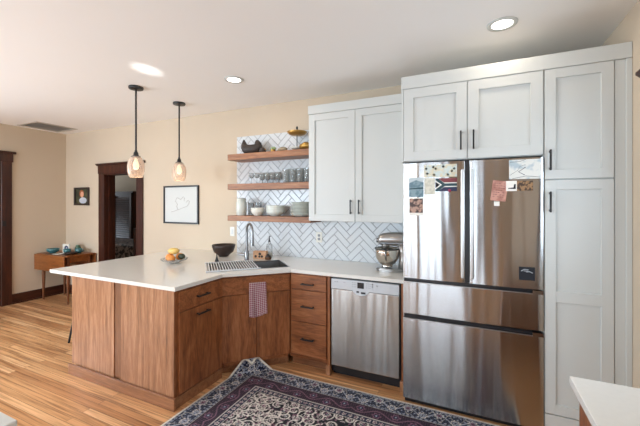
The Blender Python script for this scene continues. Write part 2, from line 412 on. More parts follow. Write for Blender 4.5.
# baseboards
def baseX(name, x0, x1, y, s=1):
    bm = BM(); box(bm, x0, x1, y - .022, y, 0, .15, .004); box(bm, x0, x1, y - .034, y, 0, .02, .003); struct(name, bm, M['trimx'])
baseX('baseboard_back_left', XL + .022, DW0 - .116, YB)
baseX('baseboard_back', DW1 + .116, -3.32, YB)
bm = BM(); box(bm, XL, XL + .022, yo, YB, 0, .15, .004); box(bm, XL, XL + .034, yo, YB, 0, .02, .003); struct('baseboard_left', bm, M['trimy'])
bm = BM(); box(bm, XL, XL + .022, YF, yo - 1.12, 0, .15, .004); struct('baseboard_left_front', bm, M['trimy'])

# ================================================================== BACKSPLASH
def clip_quads(bm, x0, x1, z0, z1):
    for co, no in (((x0, 0, 0), (-1, 0, 0)), ((x1, 0, 0), (1, 0, 0)), ((0, 0, z0), (0, 0, -1)), ((0, 0, z1), (0, 0, 1))):
        bmesh.ops.bisect_plane(bm, geom=bm.verts[:] + bm.edges[:] + bm.faces[:], plane_co=co, plane_no=no, clear_outer=True)
def herring(x0, x1, z0, z1, y):
    bm = BM(); Lh, W, g = .203, .0635, .0022
    c = math.cos(R(45)); OX, OZ = -1.480, .915; n = int((z1 - z0) / (W * 1.414)) + 6
    for i in range(-4, n):
        for j in range(-6, 6):
            ox, oy = i * W + j * Lh, i * W - j * Lh
            for (a, b_, p, q) in ((0, Lh, 0, W), (Lh, Lh + W, W - Lh, W)):
                P = [(a + g, p + g), (b_ - g, p + g), (b_ - g, q - g), (a + g, q - g)]
                def tr(u, v): u += ox; v += oy; return (OX + (u - v) * c, OZ + (u + v) * c)
                jx, jz = random.uniform(-.0006, .0006), random.uniform(-.0006, .0006)
                top = []; 
                ce = tr((a + b_) / 2, (p + q) / 2)
                if not (x0 - .2 < ce[0] < x1 + .2 and z0 - .2 < ce[1] < z1 + .2): continue
                o4 = [bm.verts.new((tr(*k)[0], y - .004, tr(*k)[1])) for k in P]
                I = [(a + g + .003, p + g + .003), (b_ - g - .003, p + g + .003), (b_ - g - .003, q - g - .003), (a + g + .003, q - g - .003)]
                i4 = [bm.verts.new((tr(*k)[0], y - .008 + (jx if kk % 2 else jz), tr(*k)[1])) for kk, k in enumerate(I)]
                bm.faces.new(i4)
                for k in range(4): bm.faces.new((o4[k], o4[(k + 1) % 4], i4[(k + 1) % 4], i4[k]))
    clip_quads(bm, x0, x1, z0, z1)
    for f in bm.faces: f.material_index = 0
    box(bm, x0, x1, y - .0045, y, z0, z1, mi=1)
    return bm
struct('trim_1', herring(-2.70, -1.535, .915, 2.36, YB), [M['tile'], M['grout']])
struct('trim_2', herring(-1.535, -.514, .915, 1.352, YB), [M['tile'], M['grout']])

# ================================================================== CABINETS
def pull(length, vertical=True, off=.028, r=.0055):
    """bar pull centred on the origin, standing off towards -Y"""
    bm = BM(); h = length / 2
    if vertical:
        box(bm, -r, r, -off - r, -off + r, -h, h, .0015)
        for s in (-1, 1): box(bm, -r * .9, r * .9, -off, 0, s * (h - .012) - r, s * (h - .012) + r)
    else:
        box(bm, -h, h, -off - r, -off + r, -r, r, .0015)
        for s in (-1, 1): box(bm, s * (h - .012) - r, s * (h - .012) + r, -off, 0, -r * .9, r * .9)
    return bm
def put(bm, x, y, z): bm.transform(Matrix.Translation((x, y, z))); return bm
def shaker(x0, x1, z0, z1, y, rail=.062, th=.02, panels=None, rec=.013):
    """door facing -Y with front at y; panels: list of (z0,z1) openings"""
    bm = BM(); panels = panels or [(z0 + rail, z1 - rail)]
    bv = .0015
    box(bm, x0, x0 + rail, y, y + th, z0, z1, bv); box(bm, x1 - rail, x1, y, y + th, z0, z1, bv)
    zs = [z0] + [k for p in panels for k in p] + [z1]
    for i in range(0, len(zs), 2): box(bm, x0 + rail - .002, x1 - rail + .002, y + .0002, y + th, zs[i], zs[i + 1], bv)
    for a, b_ in panels: box(bm, x0 + rail - .005, x1 - rail + .005, y + rec, y + th - .002, a - .005, b_ + .005)
    return bm

YC = 2.612   # face of the fridge surround and pantry
# ---- fridge surround cabinet
c = thing('overhead_cabinet', 'white shaker cabinet with two doors mounted above the refrigerator', 'cabinet', (-.508, YC, 1.85))
bm = BM(); box(bm, -.494, .418, YC + .021, YB - .002, 1.852, 2.508)
obj('body', bm, M['white'], c, True)
for i, (a, b_) in enumerate(((-.4925, -.0445), (-.0405, .416))):
    d = obj('door', shaker(a, b_, 1.856, 2.412, YC, .072), M['white'], c, True)
    obj('handle', put(pull(.137), (-.085 if i == 0 else -.002), YC, 1.985), M['black'], d, True)
solo('side_panel', wallY([(YC, 1.85), (YC, 2.508), (YB - .002, 2.508), (YB - .002, 0), (2.70, 0), (2.70, 1.85)], -.511, -.495), M['white'], 'white full height end panel on the left side of the refrigerator', 'panel')
# ---- crown board
solo('crown_board', bx(-.512, XR - .002, YC - .004, YC + .018, 2.414, 2.509, .0015), M['white'], 'long flat white crown board above the refrigerator cabinet and pantry', 'crown board')
# ---- pantry
c = thing('pantry_cabinet', 'tall white shaker pantry cabinet at the right of the refrigerator', 'cabinet', (.6, YC, 0))
bm = BM(); box(bm, .42, .784, YC + .021, YB - .002, .09, 2.412); box(bm, .42, .784, YC + .021, YC + .1, 0, .09)
obj('body', bm, M['white'], c, True)
d = obj('door', shaker(.424, .782, 1.692, 2.412, YC, .062), M['white'], c, True)
obj('handle', put(pull(.135), .452, YC, 1.815), M['black'], d, True)
d = obj('door', shaker(.424, .782, .155, 1.684, YC, .062, panels=[(.217, .888), (.962, 1.622)]), M['white'], c, True)
obj('handle', put(pull(.135), .452, YC, 1.542), M['black'], d, True)
obj('base_rail', bx(.424, .782, YC, YC + .02, 0, .148, .001), M['white'], c, True)
obj('filler_strip', bx(.786, XR - .03, YC + .006, YC + .024, 0, 2.412, .001), M['white'], c, True)
obj('scribe_molding', bx(XR - .03, XR - .001, YC - .002, YC + .024, 0, 2.412, .002), M['white'], c, True)

# ---- upper cabinet
YU = 3.033
c = thing('wall_cabinet', 'white two door shaker cabinet hung on the wall above the dishwasher', 'cabinet', (-1.53, YU, 1.355))
bm = BM(); box(bm, -1.531, -.514, YU + .021, YB - .002, 1.353, 2.52)
obj('body', bm, M['white'], c, True)
for i, (a, b_) in enumerate(((-1.528, -1.0345), (-1.0305, -.518))):
    d = obj('door', shaker(a, b_, 1.356, 2.432, YU, .066), M['white'], c, True)
    obj('handle', put(pull(.137), (-1.072 if i == 0 else -.99), YU, 1.497), M['black'], d, True)
obj('crown_board', bx(-1.535, -.514, YU - .004, YU + .018, 2.435, 2.522, .0015), M['white'], c, True)

# ---- peninsula cabinet
XP = -2.02
c = thing('peninsula_cabinet', 'large wooden peninsula cabinet with oak end panels facing the living area', 'cabinet', (-2.65, 1.8, 0))
obj('body', slab([(-3.27, 1.81), (XP - .022, 1.81), (XP - .022, 2.13), (-2.65, 2.74), (-2.65, 2.80), (-2.65, YB - .002), (-3.27, YB - .002)], .0, .882), M['oak'], c, True)
obj('end_panel', bx(-3.297, -2.713, 1.79, 1.809, .088, .883, .001), M['oak'], c, True)
obj('end_panel', bx(-2.62, XP - .001, 1.786, 1.809, .088, .883, .001), M['oak'], c, True)
obj('stile', bx(-2.712, -2.621, 1.797, 1.809, .088, .883), M['stile'], c, True)
obj('base_molding', bx(-3.312, -1.995, 1.766, 1.785, 0, .09, .002), M['oakx'], c, True)
# side with drawer and door, facing +X : local frame, x -> +Y
def local_part(par, org, rz):
    mt = Matrix.Translation(org) @ Matrix.Rotation(rz, 4, 'Z')
    def f(name, bm, mat, up=None):
        bm.transform(mt); return obj(name, bm, mat, up or par, True)
    return f
P = local_part(c, (XP, 1.81, 0), R(90))
wS = 2.295 - 1.81
P('face_frame', bx(-.018, wS, .0, .02, .0, .882, .001), M['cherry'])
P('base_board', bx(-.02, wS, -.012, .0, 0, .085, .002), M['oakx'])
d = P('drawer', bx(.012, wS - .006, -.018, 0, .715, .868, .002), M['shaded_woodx'])
P('handle', put(pull(.13, False, .03, .006), .24, -.018, .795), M['black'], d)
d = P('door', bx(.012, wS - .006, -.018, 0, .095, .708, .002), M['cherry'])
P('handle', put(pull(.13, False, .03, .006), .24, -.018, .655), M['black'], d)

# ---- diagonal sink cabinet
c = thing('sink_cabinet', 'wooden corner sink cabinet with its diagonal front below the sink', 'cabinet', (-1.8, 2.52, 0))
outer = [(XP - .018, 2.30), (-1.588, 2.752), (-1.588, YB - .003), (-2.615, YB - .003), (-2.615, 2.81)]
bm = BM()
for (a, b_) in zip(outer, outer[1:] + outer[:1]):
    v = Vector((b_[0] - a[0], b_[1] - a[1])); ln = v.length; ang = math.atan2(v.y, v.x)
    t = bx(0, ln, .0, .018, .10, .882); t.transform(Matrix.Translation((a[0], a[1], 0)) @ Matrix.Rotation(ang, 4, 'Z'))
    me_ = bpy.data.meshes.new('t'); t.to_mesh(me_); t.free(); bm.from_mesh(me_); bpy.data.meshes.remove(me_)
obj('body', bm, M['cherry'], c, True)
ang = math.atan2(2.752 - 2.30, -1.588 - (XP - .018)); wD = math.hypot(2.752 - 2.30, -1.588 - XP + .018)
P = local_part(c, (XP - .018, 2.30, 0), ang)
P('toe_board', bx(.0, wD - .0, .05, .065, 0, .10), M['oakx'])
P('base_rail', bx(.03, wD - .02, -.006, .0, .085, .135, .001), M['shaded_woodx'])
P('drawer_front', bx(.012, wD - .006, -.018, 0, .715, .868, .002), M['shaded_woodx'])
P('door', bx(.012, wD / 2 - .002, -.018, 0, .12, .708, .002), M['cherry'])
P('door', bx(wD / 2 + .002, wD - .006, -.018, 0, .12, .708, .002), M['cherry'])
# towel
def towel():
    bm = BM(); nx, nz = 22, 44; w_, hgt = .150, .300
    grid = []
    for i in range(nx + 1):
        col_ = []
        for j in range(nz + 1):
            u = i / nx; v = j / nz
            x = (u - .5) * w_ * (1 + .10 * v) + .008 * v
            y = -.022 - .006 * math.sin(u * 9 + v * 1.2) * (.3 + v) - .004 * math.sin(u * 17 - v * 3) * v
            z = -v * hgt - .012 * v * math.sin(u * 5)
            if j == 0: y = -.008
            col_.append(bm.verts.new((x, y, z)))
        grid.append(col_)
    uvl = bm.loops.layers.uv.new('weave')
    for i in range(nx):
        for j in range(nz):
            f = bm.faces.new((grid[i][j], grid[i + 1][j], grid[i + 1][j + 1], grid[i][j + 1]))
            for l, (a, b_) in zip(f.loops, ((i, j), (i + 1, j), (i + 1, j + 1), (i, j + 1))): l[uvl].uv = (a / nx * w_, b_ / nz * hgt)
    bmesh.ops.solidify(bm, geom=bm.faces[:], thickness=.003)
    return bm
tm, nt, b = newmat('red_check_cotton'); N = nt.nodes.new; L = nt.links.new
uv = N('ShaderNodeUVMap'); uv.uv_map = 'weave'; sp = N('ShaderNodeSeparateXYZ'); L(uv.outputs[0], sp.inputs[0])
def stripe(sock):
    a = N('ShaderNodeMath'); a.operation = 'MULTIPLY'; a.inputs[1].default_value = 1 / .0165; L(sock, a.inputs[0])
    f = N('ShaderNodeMath'); f.operation = 'FRACT'; L(a.outputs[0], f.inputs[0])
    g = N('ShaderNodeMath'); g.operation = 'GREATER_THAN'; g.inputs[1].default_value = .5; L(f.outputs[0], g.inputs[0]); return g.outputs[0]
s1, s2 = stripe(sp.outputs['X']), stripe(sp.outputs['Y'])
ad = N('ShaderNodeMath'); ad.operation = 'ADD'; L(s1, ad.inputs[0]); L(s2, ad.inputs[1])
hf = N('ShaderNodeMath'); hf.operation = 'MULTIPLY'; hf.inputs[1].default_value = .5; L(ad.outputs[0], hf.inputs[0])
cr = N('ShaderNodeValToRGB'); cr.color_ramp.elements[0].color = srgb(240, 226, 228); cr.color_ramp.elements[1].color = srgb(172, 62, 92)
L(hf.outputs[0], cr.inputs['Fac']); L(cr.outputs['Color'], b.inputs['Base Color']); b.inputs['Roughness'].default_value = .9
tw = towel(); mt = Matrix.Translation((XP - .018, 2.30, 0)) @ Matrix.Rotation(ang, 4, 'Z')
tp = mt @ Vector((.325, -.018, .812))
solo('dish_towel', tw, tm, 'red and white checked dish towel hanging on the sink cabinet front', 'towel', tp, ang, smooth=True)

# ---- drawer bank
YD = 2.755
c = thing('drawer_cabinet', 'narrow wooden cabinet with three drawers beside the dishwasher', 'cabinet', (-1.4, YD, 0))
obj('body', bx(-1.585, -1.19, YD, YB - .002, .1, .882), M['cherry'], c, True)
obj('toe_board', bx(-1.585, -1.19, YD + .05, YD + .065, 0, .1), M['oakx'], c, True)
obj('base_rail', bx(-1.585, -1.202, YD - .006, YD, .085, .135, .001), M['shaded_woodx'], c, True)
for z0, z1, zh in ((.732, .868, .787), (.432, .726, .580), (.125, .426, .280)):
    d = obj('drawer', bx(-1.566, -1.206, YD - .018, YD, z0, z1, .002), M['shaded_woodx'], c, True)
    obj('handle', put(pull(.13, False, .03, .006), -1.385, YD - .018, zh), M['black'], d, True)
f_ = thing('filler_post', 'slim wooden post with block foot at the left of the dishwasher', 'post', (-1.176, YD - .01, 0))
obj('post', bx(-1.186, -1.166, YD - .02, YD - .0, .07, .882, .001), M['cherry'], f_, True)
obj('foot', bx(-1.20, -1.160, YD - .035, YD - .0, 0, .085, .002), M['oak'], f_, True)
f2 = thing('filler_post', 'slim wooden post with block foot between dishwasher and refrigerator', 'post', (-.525, YD - .01, 0))
obj('post', bx(-.535, -.513, YD - .02, YD - .0, .07, .882, .001), M['cherry'], f2, True)
obj('foot', bx(-.545, -.513, YD - .035, YD - .0, 0, .085, .002), M['oak'], f2, True)

# ---- countertop with sink cut-out
def dg(s, t): return ((s - t) / math.sqrt(2), (s + t) / math.sqrt(2))   # s along the diagonal front, t depth
S0, S1, T0, T1 = .085, .845, 3.140, 3.565
hole = [dg(S0, T0), dg(S1, T0), dg(S1, T1), dg(S0, T1)]
ct = slab([(-3.60, 1.765), (-1.992, 1.770), (-1.992, 2.285), (-1.557, 2.72), (-.513, 2.72), (-.513, YB - .001), (-3.60, YB - .001)], .884, .914, [hole])
solo('countertop', ct, M['quartz'], 'white quartz countertop running over the peninsula, sink and dishwasher', 'countertop')
# ---- sink
c = thing('sink', 'stainless steel sink set diagonally in the corner of the countertop', 'sink', (*dg((S0 + S1) / 2, (T0 + T1) / 2), .70), R(45))
bm = BM(); hx, hy = (S1 - S0) / 2 - .002, (T1 - T0) / 2 - .002
def ringbox(bm, hx, hy, z0, z1, t):
    box(bm, -hx, hx, -hy, -hy + t, z0, z1); box(bm, -hx, hx, hy - t, hy, z0, z1)
    box(bm, -hx, -hx + t, -hy + t, hy - t, z0, z1); box(bm, hx - t, hx, -hy + t, hy - t, z0, z1)
ringbox(bm, hx, hy, .0, .205, .004); box(bm, -hx, hx, -hy, hy, -.004, .0)
obj('basin', bm, M['basin'], c)
bm = BM(); ringbox(bm, hx, hy, .205, .2155, .012); obj('rim', bm, M['chrome'], c)
obj('drain', lathe(BM(), [(0, .001), (.045, .001), (.045, .006), (0, .004)], .05, 0, 0), M['chrome'], c)
# ---- roll up rack
c = thing('drying_rack', 'silver roll up drying rack laid over the left of the sink', 'rack', (*dg(S0 + .225, (T0 + T1) / 2), .9165), R(45))
bm = BM(); k = 0
x = -.232
while x < .245:
    tube(bm, [(x, -.222, .006), (x, .222, .006)], .005, 8); x += .0242
obj('bars', bm, M['rackmetal'], c, smooth=40)
for s in (-1, 1): obj('side_strip', bx(-.242, .248, s * .219 - .008, s * .219 + .008, -.0005, .013, .002), M['greyplastic'], c)
# ---- faucet
fx, fy = -2.222, 2.925
c = thing('faucet', 'tall gooseneck pull down faucet behind the corner sink', 'faucet', (fx, fy, .914), R(-33))
bm = BM(); lathe(bm, [(0, 0), (.03, 0), (.03, .008), (.024, .012), (.024, .10), (.02, .108), (0, .108)]); obj('body', bm, M['chrome'], c, smooth=40)
pts = [(0, 0, .10), (0, 0, .2), (0, 0, .30)] + [(.085 - .085 * math.cos(a), 0, .315 + .085 * math.sin(a)) for a in [math.pi * k / 12 for k in range(0, 12)]] + [(.17, 0, .30)]
obj('neck', tube(BM(), pts, .0125, 14), M['chrome'], c, smooth=40)
obj('spray_head', lathe(BM(), [(0, .30), (.0145, .30), (.016, .27), (.017, .215), (.019, .175), (0, .175)], .17, 0, 0, 16), M['chrome'], c, smooth=40)
obj('lever', tube(BM(), [(0, 0, .06), (-.03, -.03, .06), (-.055, -.055, .062), (-.075, -.075, .066)], [.017, .016, .009, .007], 12), M['chrome'], c, smooth=40)

# ---- dishwasher
c = thing('dishwasher', 'stainless steel dishwasher with pale control strip under the countertop', 'dishwasher', (-.857, YD, 0))
obj('body', bx(-1.16, -.540, YD + .012, YB - .05, .03, .88), M['blackplastic'], c, True)
obj('toe_kick', bx(-1.158, -.542, YD + .04, YD + .06, .0, .10), M['blackplastic'], c, True)
d = obj('door', bx(-1.152, -.552, YD - .024, YD + .011, .098, .776, .004, 2), M['steel2'], c, True)
bm = bx(-1.152, -.552, YD - .026, YD + .011, .778, .866, .004, 2); cp = obj('control_strip', bm, M['greyplastic'], c, True)
obj('display', bx(-.908, -.850, YD - .0275, YD - .0255, .803, .853), M['blackplastic'], cp, True)
for x in (-1.12, -1.10, -1.035, -1.025): obj('marking', bx(x, x + (.014 if x < -1.05 else .006), YD - .0268, YD - .0258, .838, .843), M['ink'], cp, True)
for x in (-.955, -.94, -.925, -.83, -.815, -.80):
    for z in (.812, .829, .846): obj('marking', bx(x, x + .008, YD - .0268, YD - .0258, z, z + .005), M['ink'], cp, True)
for x, z in ((-.775, .848), (-.775, .828), (-.735, .838)):
    obj('button', put(xf(lathe(BM(), [(0, -.002), (.007, -.002), (.007, 0), (0, 0)], n=12), ROTX), x, YD - .026, z), M['ink'], cp, True)
# pocket handle: half round bowl under the strip
bm = BM(); n = 14
A = [bm.verts.new((-.878 + .072 * math.cos(math.pi + math.pi * k / n), YD - .028, .784 + .042 * math.sin(math.pi + math.pi * k / n))) for k in range(n + 1)]
B = [bm.verts.new((v.co.x, YD - .020, v.co.z)) for v in A]
for k in range(n): bm.faces.new((A[k], A[k + 1], B[k + 1], B[k]))
bm.faces.new(A[::-1]); bm.faces.new(B); bm.faces.new((A[0], B[0], B[-1], A[-1]))
ph = obj('pocket_handle', bm, M['greyplastic'], c, True)
bm = BM(); box(bm, -.915, -.893, YD - .0295, YD - .0275, .765, .779); box(bm, -.875, -.835, YD - .0295, YD - .0275, .758, .774); obj('pocket', bm, M['blackplastic'], ph, True)

# ---- refrigerator
c = thing('refrigerator', 'large stainless steel french door refrigerator between dishwasher and pantry', 'refrigerator', (-.046, 2.6, 0))
FX0, FX1, FC, FY = -.4975, .420, -.0425, 2.596
obj('body', bx(FX0 + .004, FX1 - .004, FY + .085, 3.30, .02, 1.81), plain('fridge_side_grey', srgb(90, 92, 94), .5), c, True)
def bowed(x0, x1, z0, z1, yf, th, bow=.008, rr=.012, n=20):
    """door with a slightly bowed front and rounded vertical edges"""
    prof = []
    for k in range(n + 1):
        u = k / n; x = x0 + (x1 - x0) * u; e_ = min(x - x0, x1 - x); dy = bow * (2 * u - 1) ** 2
        prof.append((x, yf + dy))
    prof[0] = (x0, yf + bow + rr * .8); prof.insert(1, (x0 + rr * .3, yf + bow + rr * .25)); prof.insert(2, (x0 + rr, yf + bow * .95))
    prof[-1] = (x1 - rr, yf + bow * .95); prof += [(x1 - rr * .3, yf + bow + rr * .25), (x1, yf + bow + rr * .8)]
    prof = sorted(prof, key=lambda p: p[0])
    poly = prof + [(x1, yf + th), (x0, yf + th)]
    return slab(poly, z0, z1)
LD = obj('door', bowed(FX0, FC - .013, .962, 1.838, FY, .075), M['steel'], c, True, smooth=30)
RD = obj('door', bowed(FC + .013, FX1, .962, 1.838, FY, .075), M['steel'], c, True, smooth=30)
M['handle'] = plain('handle_steel', (.55, .55, .54, 1), .28, 1)
for dd, s in ((LD, -1), (RD, 1)):
    bm = BM(); xx = FC + s * .030
    box(bm, xx - .010, xx + .010, FY - .034, FY - .012, 1.0, 1.775, .004, 2)
    for z in (1.0, 1.745): box(bm, xx - .009, xx + .009, FY - .02, FY + .01, z, z + .03, .002)
    obj('handle', bm, M['handle'], dd, True)
obj('gasket_gap', bx(FC - .018, FC + .018, FY + .012, FY + .05, .965, 1.83), M['blackplastic'], c, True)
for z1, z0 in ((.930, .690), (.650, .040)):
    bm = bowed(FX0, FX1, z0, z1, FY, .075, .006, .010)
    box(bm, .355, FX1 - .004, FY + .006, FY + .07, z1 - .002, z1 + .024)
    d = obj('drawer', bm, M['steel'], c, True, smooth=30)
    obj('grip_channel', bx(FX0 + .006, .353, FY + .022, FY + .07, z1 - .004, z1 + .028), M['blackplastic'], d, True)
    obj('grip_lip', bx(FX0 + .004, .355, FY + .004, FY + .012, z1 - .002, z1 + .004), M['handle'], d, True)
obj('kick_grille', bx(FX0 + .01, FX1 - .01, FY + .03, FY + .07, .004, .036), M['blackplastic'], c, True)
bm = BM(); box(bm, FC - .05, FC + .05, FY + .03, FY + .09, 1.811, 1.848); obj('hinge_cover', bm, M['blackplastic'], c, True)

# ================================================================== FRIDGE PAPERS
def patchmat(name, a, b_, scale, thr=.5, c3=None, stretch=(1, 1, 1)):
    m, nt, b = newmat(name); N = nt.nodes.new; L = nt.links.new
    tc = N('ShaderNodeTexCoord'); mp = N('ShaderNodeMapping'); mp.inputs['Scale'].default_value = stretch
    n = N('ShaderNodeTexNoise'); n.inputs['Scale'].default_value = scale; n.inputs['Detail'].default_value = 2
    L(tc.outputs['Object'], mp.inputs['Vector']); L(mp.outputs['Vector'], n.inputs['Vector'])
    cr = N('ShaderNodeValToRGB'); e = cr.color_ramp.elements
    e[0].position = thr - .05; e[0].color = a; e[1].position = thr + .05; e[1].color = b_
    if c3: k = e.new(min(.95, thr + .15)); k.color = c3
    L(n.outputs['Fac'], cr.inputs['Fac']); L(cr.outputs['Color'], b.inputs['Base Color']); b.inputs['Roughness'].default_value = .45
    return m
def yface(x):   # front of the bowed doors at x
    x0, x1 = (FX0, FC - .013) if x < FC else (FC + .013, FX1)
    return FY + .008 * (2 * (x - x0) / (x1 - x0) - 1) ** 2
def pxf(u, v, y=FY):
    a = (u - 320) / 332.8; cth, sth = math.cos(.433), math.sin(.433)
    t = y / (a * sth + cth); return (a * cth - sth) * t, 1.535 + (203 - v) / 332.8 * t
def paper(name, label, cat, x0, x1, z0, z1, mat, extra=None, th=.0012, tilt=0):
    cx, cz = (x0 + x1) / 2, (z0 + z1) / 2; y = min(yface(x0), yface(x1), yface(cx)) - .0006
    w_, h_ = (x1 - x0) / 2, (z1 - z0) / 2
    t = thing(name, label, cat, (cx, y, cz)); t.rotation_euler = (0, tilt, 0)
    obj('sheet', bx(-w_, w_, -th, 0, -h_, h_), mat, t)
    if extra: extra(t, w_, h_, -th)
    return t
def shp(name, t, pts, y, mat):
    bm = BM(); A = [bm.verts.new((x, y, z)) for x, z in pts]; B = [bm.verts.new((x, y - .0004, z)) for x, z in pts]
    bm.faces.new(A); bm.faces.new(B[::-1])
    for i in range(len(pts)): bm.faces.new((A[i], A[(i + 1) % len(pts)], B[(i + 1) % len(pts)], B[i]))
    return obj(name, bm, mat, t)
flat = lambda n, r, g, b_: plain(n, srgb(r, g, b_), .75)
FR, FG, FB, FWh, FK, FYl = flat('flag_red', 128, 66, 72), flat('flag_green', 52, 78, 84), flat('flag_blue', 52, 56, 84), flat('flag_white', 232, 232, 226), flat('flag_black', 20, 22, 30), flat('flag_gold', 206, 170, 90)
def flag(t, w_, h_, y):
    shp('red_band', t, [(-w_, h_ * 1), (w_, h_), (w_, h_ * .36), (-w_ * .2, h_ * .36), (-w_ * .75, h_)], y, FR)
    shp('blue_band', t, [(-w_, -h_), (w_, -h_), (w_, -h_ * .36), (-w_ * .2, -h_ * .36), (-w_ * .75, -h_)], y, FB)
    q = .2
    shp('green_band', t, [(-w_ * .12, h_ * q), (w_, h_ * q), (w_, -h_ * q), (-w_ * .12, -h_ * q), (-w_ * .75, -h_), (-w_, -h_), (-w_, -h_ * .72), (-w_ * .38, 0), (-w_, h_ * .72), (-w_, h_), (-w_ * .75, h_)], y - .0005, FG)
    shp('black_triangle', t, [(-w_, h_ * .5), (-w_ * .58, 0), (-w_, -h_ * .5)], y - .0005, FK)
X0, Z1 = pxf(435.5, 177.5); X1, Z0 = pxf(457, 191)
paper('flag_card', 'small printed flag card with green Y band on the left refrigerator door', 'card', X0, X1, Z0, Z1 - .008, FWh, flag)
X0, Z1 = pxf(424, 164.5); X1, Z0 = pxf(457, 176.5)
def dots(t, w_, h_, y):
    bk = flat('spot_ink', 28, 50, 62)
    for (u, v) in ((-.93, .5), (-.45, .8), (-.3, .45), (.2, .85), (.9, .35), (.75, -.1), (-.4, -.75), (.5, -.8), (-.85, -.5)):
        q = lathe(BM(), [(0, -.0008), (.0085, -.0008), (.0085, 0), (0, 0)], n=12); q.transform(Matrix.Translation((u * w_ * .93, y, v * h_ * .8)) @ ROTX)
        obj('dark_spot', q, bk, t)
paper('postcard', 'wide cream card with dark round spots at the top of the left refrigerator door', 'card', X0, X1, Z0, Z1 - .006, patchmat('cream_print', srgb(214, 206, 180), srgb(200, 212, 208), 30), dots)
X0, Z1 = pxf(409, 178); X1, Z0 = pxf(423.5, 197)
def horizon(t, w_, h_, y):
    shp('hills', t, [(-w_, -.1 * h_), (w_, 0), (w_, -.16 * h_), (-w_, -.2 * h_)], y, flat('print_teal', 40, 72, 80))
    shp('sky', t, [(-w_, h_), (w_, h_), (w_, .5 * h_), (0, .75 * h_), (-w_, .45 * h_)], y, flat('print_pale', 190, 202, 206))
paper('landscape_photo', 'bluish landscape photo at the left edge of the left refrigerator door', 'photo', X0, X1, Z0, Z1, patchmat('blue_print', srgb(96, 124, 136), srgb(128, 152, 160), 25), horizon)
X0, Z1 = pxf(409, 198); X1, Z0 = pxf(423.5, 215.5)
def inner(mat):
    def f(t, w_, h_, y): shp('print', t, [(-w_ * .92, h_ * .92), (w_ * .92, h_ * .92), (w_ * .92, -h_ * .7), (-w_ * .92, -h_ * .7)], y, mat)
    return f
paper('instant_photo', 'brown photo with white border below the landscape photo on the refrigerator', 'photo', X0, X1, Z0, Z1, M['paper'], inner(patchmat('brown_print', srgb(70, 50, 46), srgb(176, 140, 122), 28)))
X0, Z1 = pxf(424.3, 177.5); X1, Z0 = pxf(435, 194.5)
paper('note', 'plain cream note between the landscape photo and the flag card', 'note', X0, X1, Z0, Z1 - .006, patchmat('note_print', srgb(196, 194, 178), srgb(216, 212, 196), 40))
X0, Z1 = pxf(449, 188); 
t = BM(); t = xf(lathe(BM(), [(0, 0), (.010, 0), (.011, .004), (.006, .008), (0, .009)], n=14), ROTX)
solo('magnet', t, flat('pink_magnet', 150, 50, 84), 'small pink round magnet at the lower edge of the flag card', 'magnet', (X0 + .004, FY - .0025, Z1 - .018))
X0, Z1 = pxf(509, 159.5); X1, Z0 = pxf(541, 178.5)
def sketch(t, w_, h_, y):
    dk = flat('print_line', 60, 62, 74)
    def ln(name, pts, r):
        obj(name, tube(BM(), [(a * w_, y - .0002, b_ * h_) for a, b_ in pts], r, 6), dk, t)
    ln('line', [(-.95, .75), (-.3, .8), (.05, .98)], .0012); ln('line', [(.05, .2), (-.4, -.25), (.0, -.6)], .0022)
    ln('line', [(-.95, -.6), (-.45, -.1), (-.3, .3), (.05, .45)], .001); ln('line', [(-.8, -.95), (.1, -.7), (.95, -.85)], .0014)
paper('picture_card', 'large pale blue and white picture card at the top of the right refrigerator door', 'card', X0, X1, Z0, Z1 - .004, patchmat('pale_print', srgb(176, 190, 196), srgb(222, 222, 216), 14, .45), sketch)
X0, Z1 = pxf(506, 181); X1, Z0 = pxf(516.8, 191)
paper('photo', 'tiny black and white photo beside the brown photo on the right refrigerator door', 'photo', X0, X1, Z0, Z1, M['paper'], lambda t, w_, h_, y: shp('figure', t, [(-.6 * w_, -.55 * h_), (.8 * w_, -.6 * h_), (.8 * w_, .35 * h_), (.5 * w_, .35 * h_), (.4 * w_, -.3 * h_), (-.6 * w_, -.4 * h_)], y, FK))
X0, Z1 = pxf(517, 181); X1, Z0 = pxf(533, 190.5)
paper('photo', 'small brown wide photo below the pale picture card on the refrigerator', 'photo', X0, X1, Z0, Z1, patchmat('sepia_print', srgb(64, 46, 34), srgb(150, 116, 80), 45))
X0, Z1 = pxf(491.5, 181); X1, Z0 = pxf(507, 201)
def lines(t, w_, h_, y):
    bm = BM()
    for r_ in range(7):
        zz = h_ * (.7 - r_ * .22)
        for q in range(5):
            if (r_ * 5 + q) % 4 != 3: box(bm, -w_ * .75 + q * w_ * .3, -w_ * .75 + q * w_ * .3 + w_ * .2, y - .0004, y, zz, zz + h_ * .05)
    obj('lettering', bm, flat('print_brown', 84, 44, 42), t)
paper('printed_tag', 'reddish printed tag tilted on the right refrigerator door', 'tag', X0, X1, Z0, Z1, patchmat('pink_paper', srgb(168, 116, 102), srgb(194, 144, 128), 20), lines, tilt=R(7))
X0, Z1 = pxf(494, 201.5); X1, Z0 = pxf(499.5, 206)
paper('sticker', 'tiny white sticker just below the reddish tag on the refrigerator', 'sticker', X0, X1, Z0, Z1, M['paper'])
X0, Z1 = pxf(519, 266.5); X1, Z0 = pxf(535, 281)
def scribble(t, w_, h_, y):
    obj('emblem', tube(tube(BM(), [(-.75 * w_, y, .35 * h_), (-.3 * w_, y, .65 * h_), (.2 * w_, y, .6 * h_), (0, y, .4 * h_), (-.4 * w_, y, .4 * h_)], .0022, 6), [(-.1 * w_, y, .25 * h_), (.3 * w_, y, .35 * h_), (.7 * w_, y, .15 * h_)], .0022, 6), flat('emblem_grey', 190, 198, 204), t)
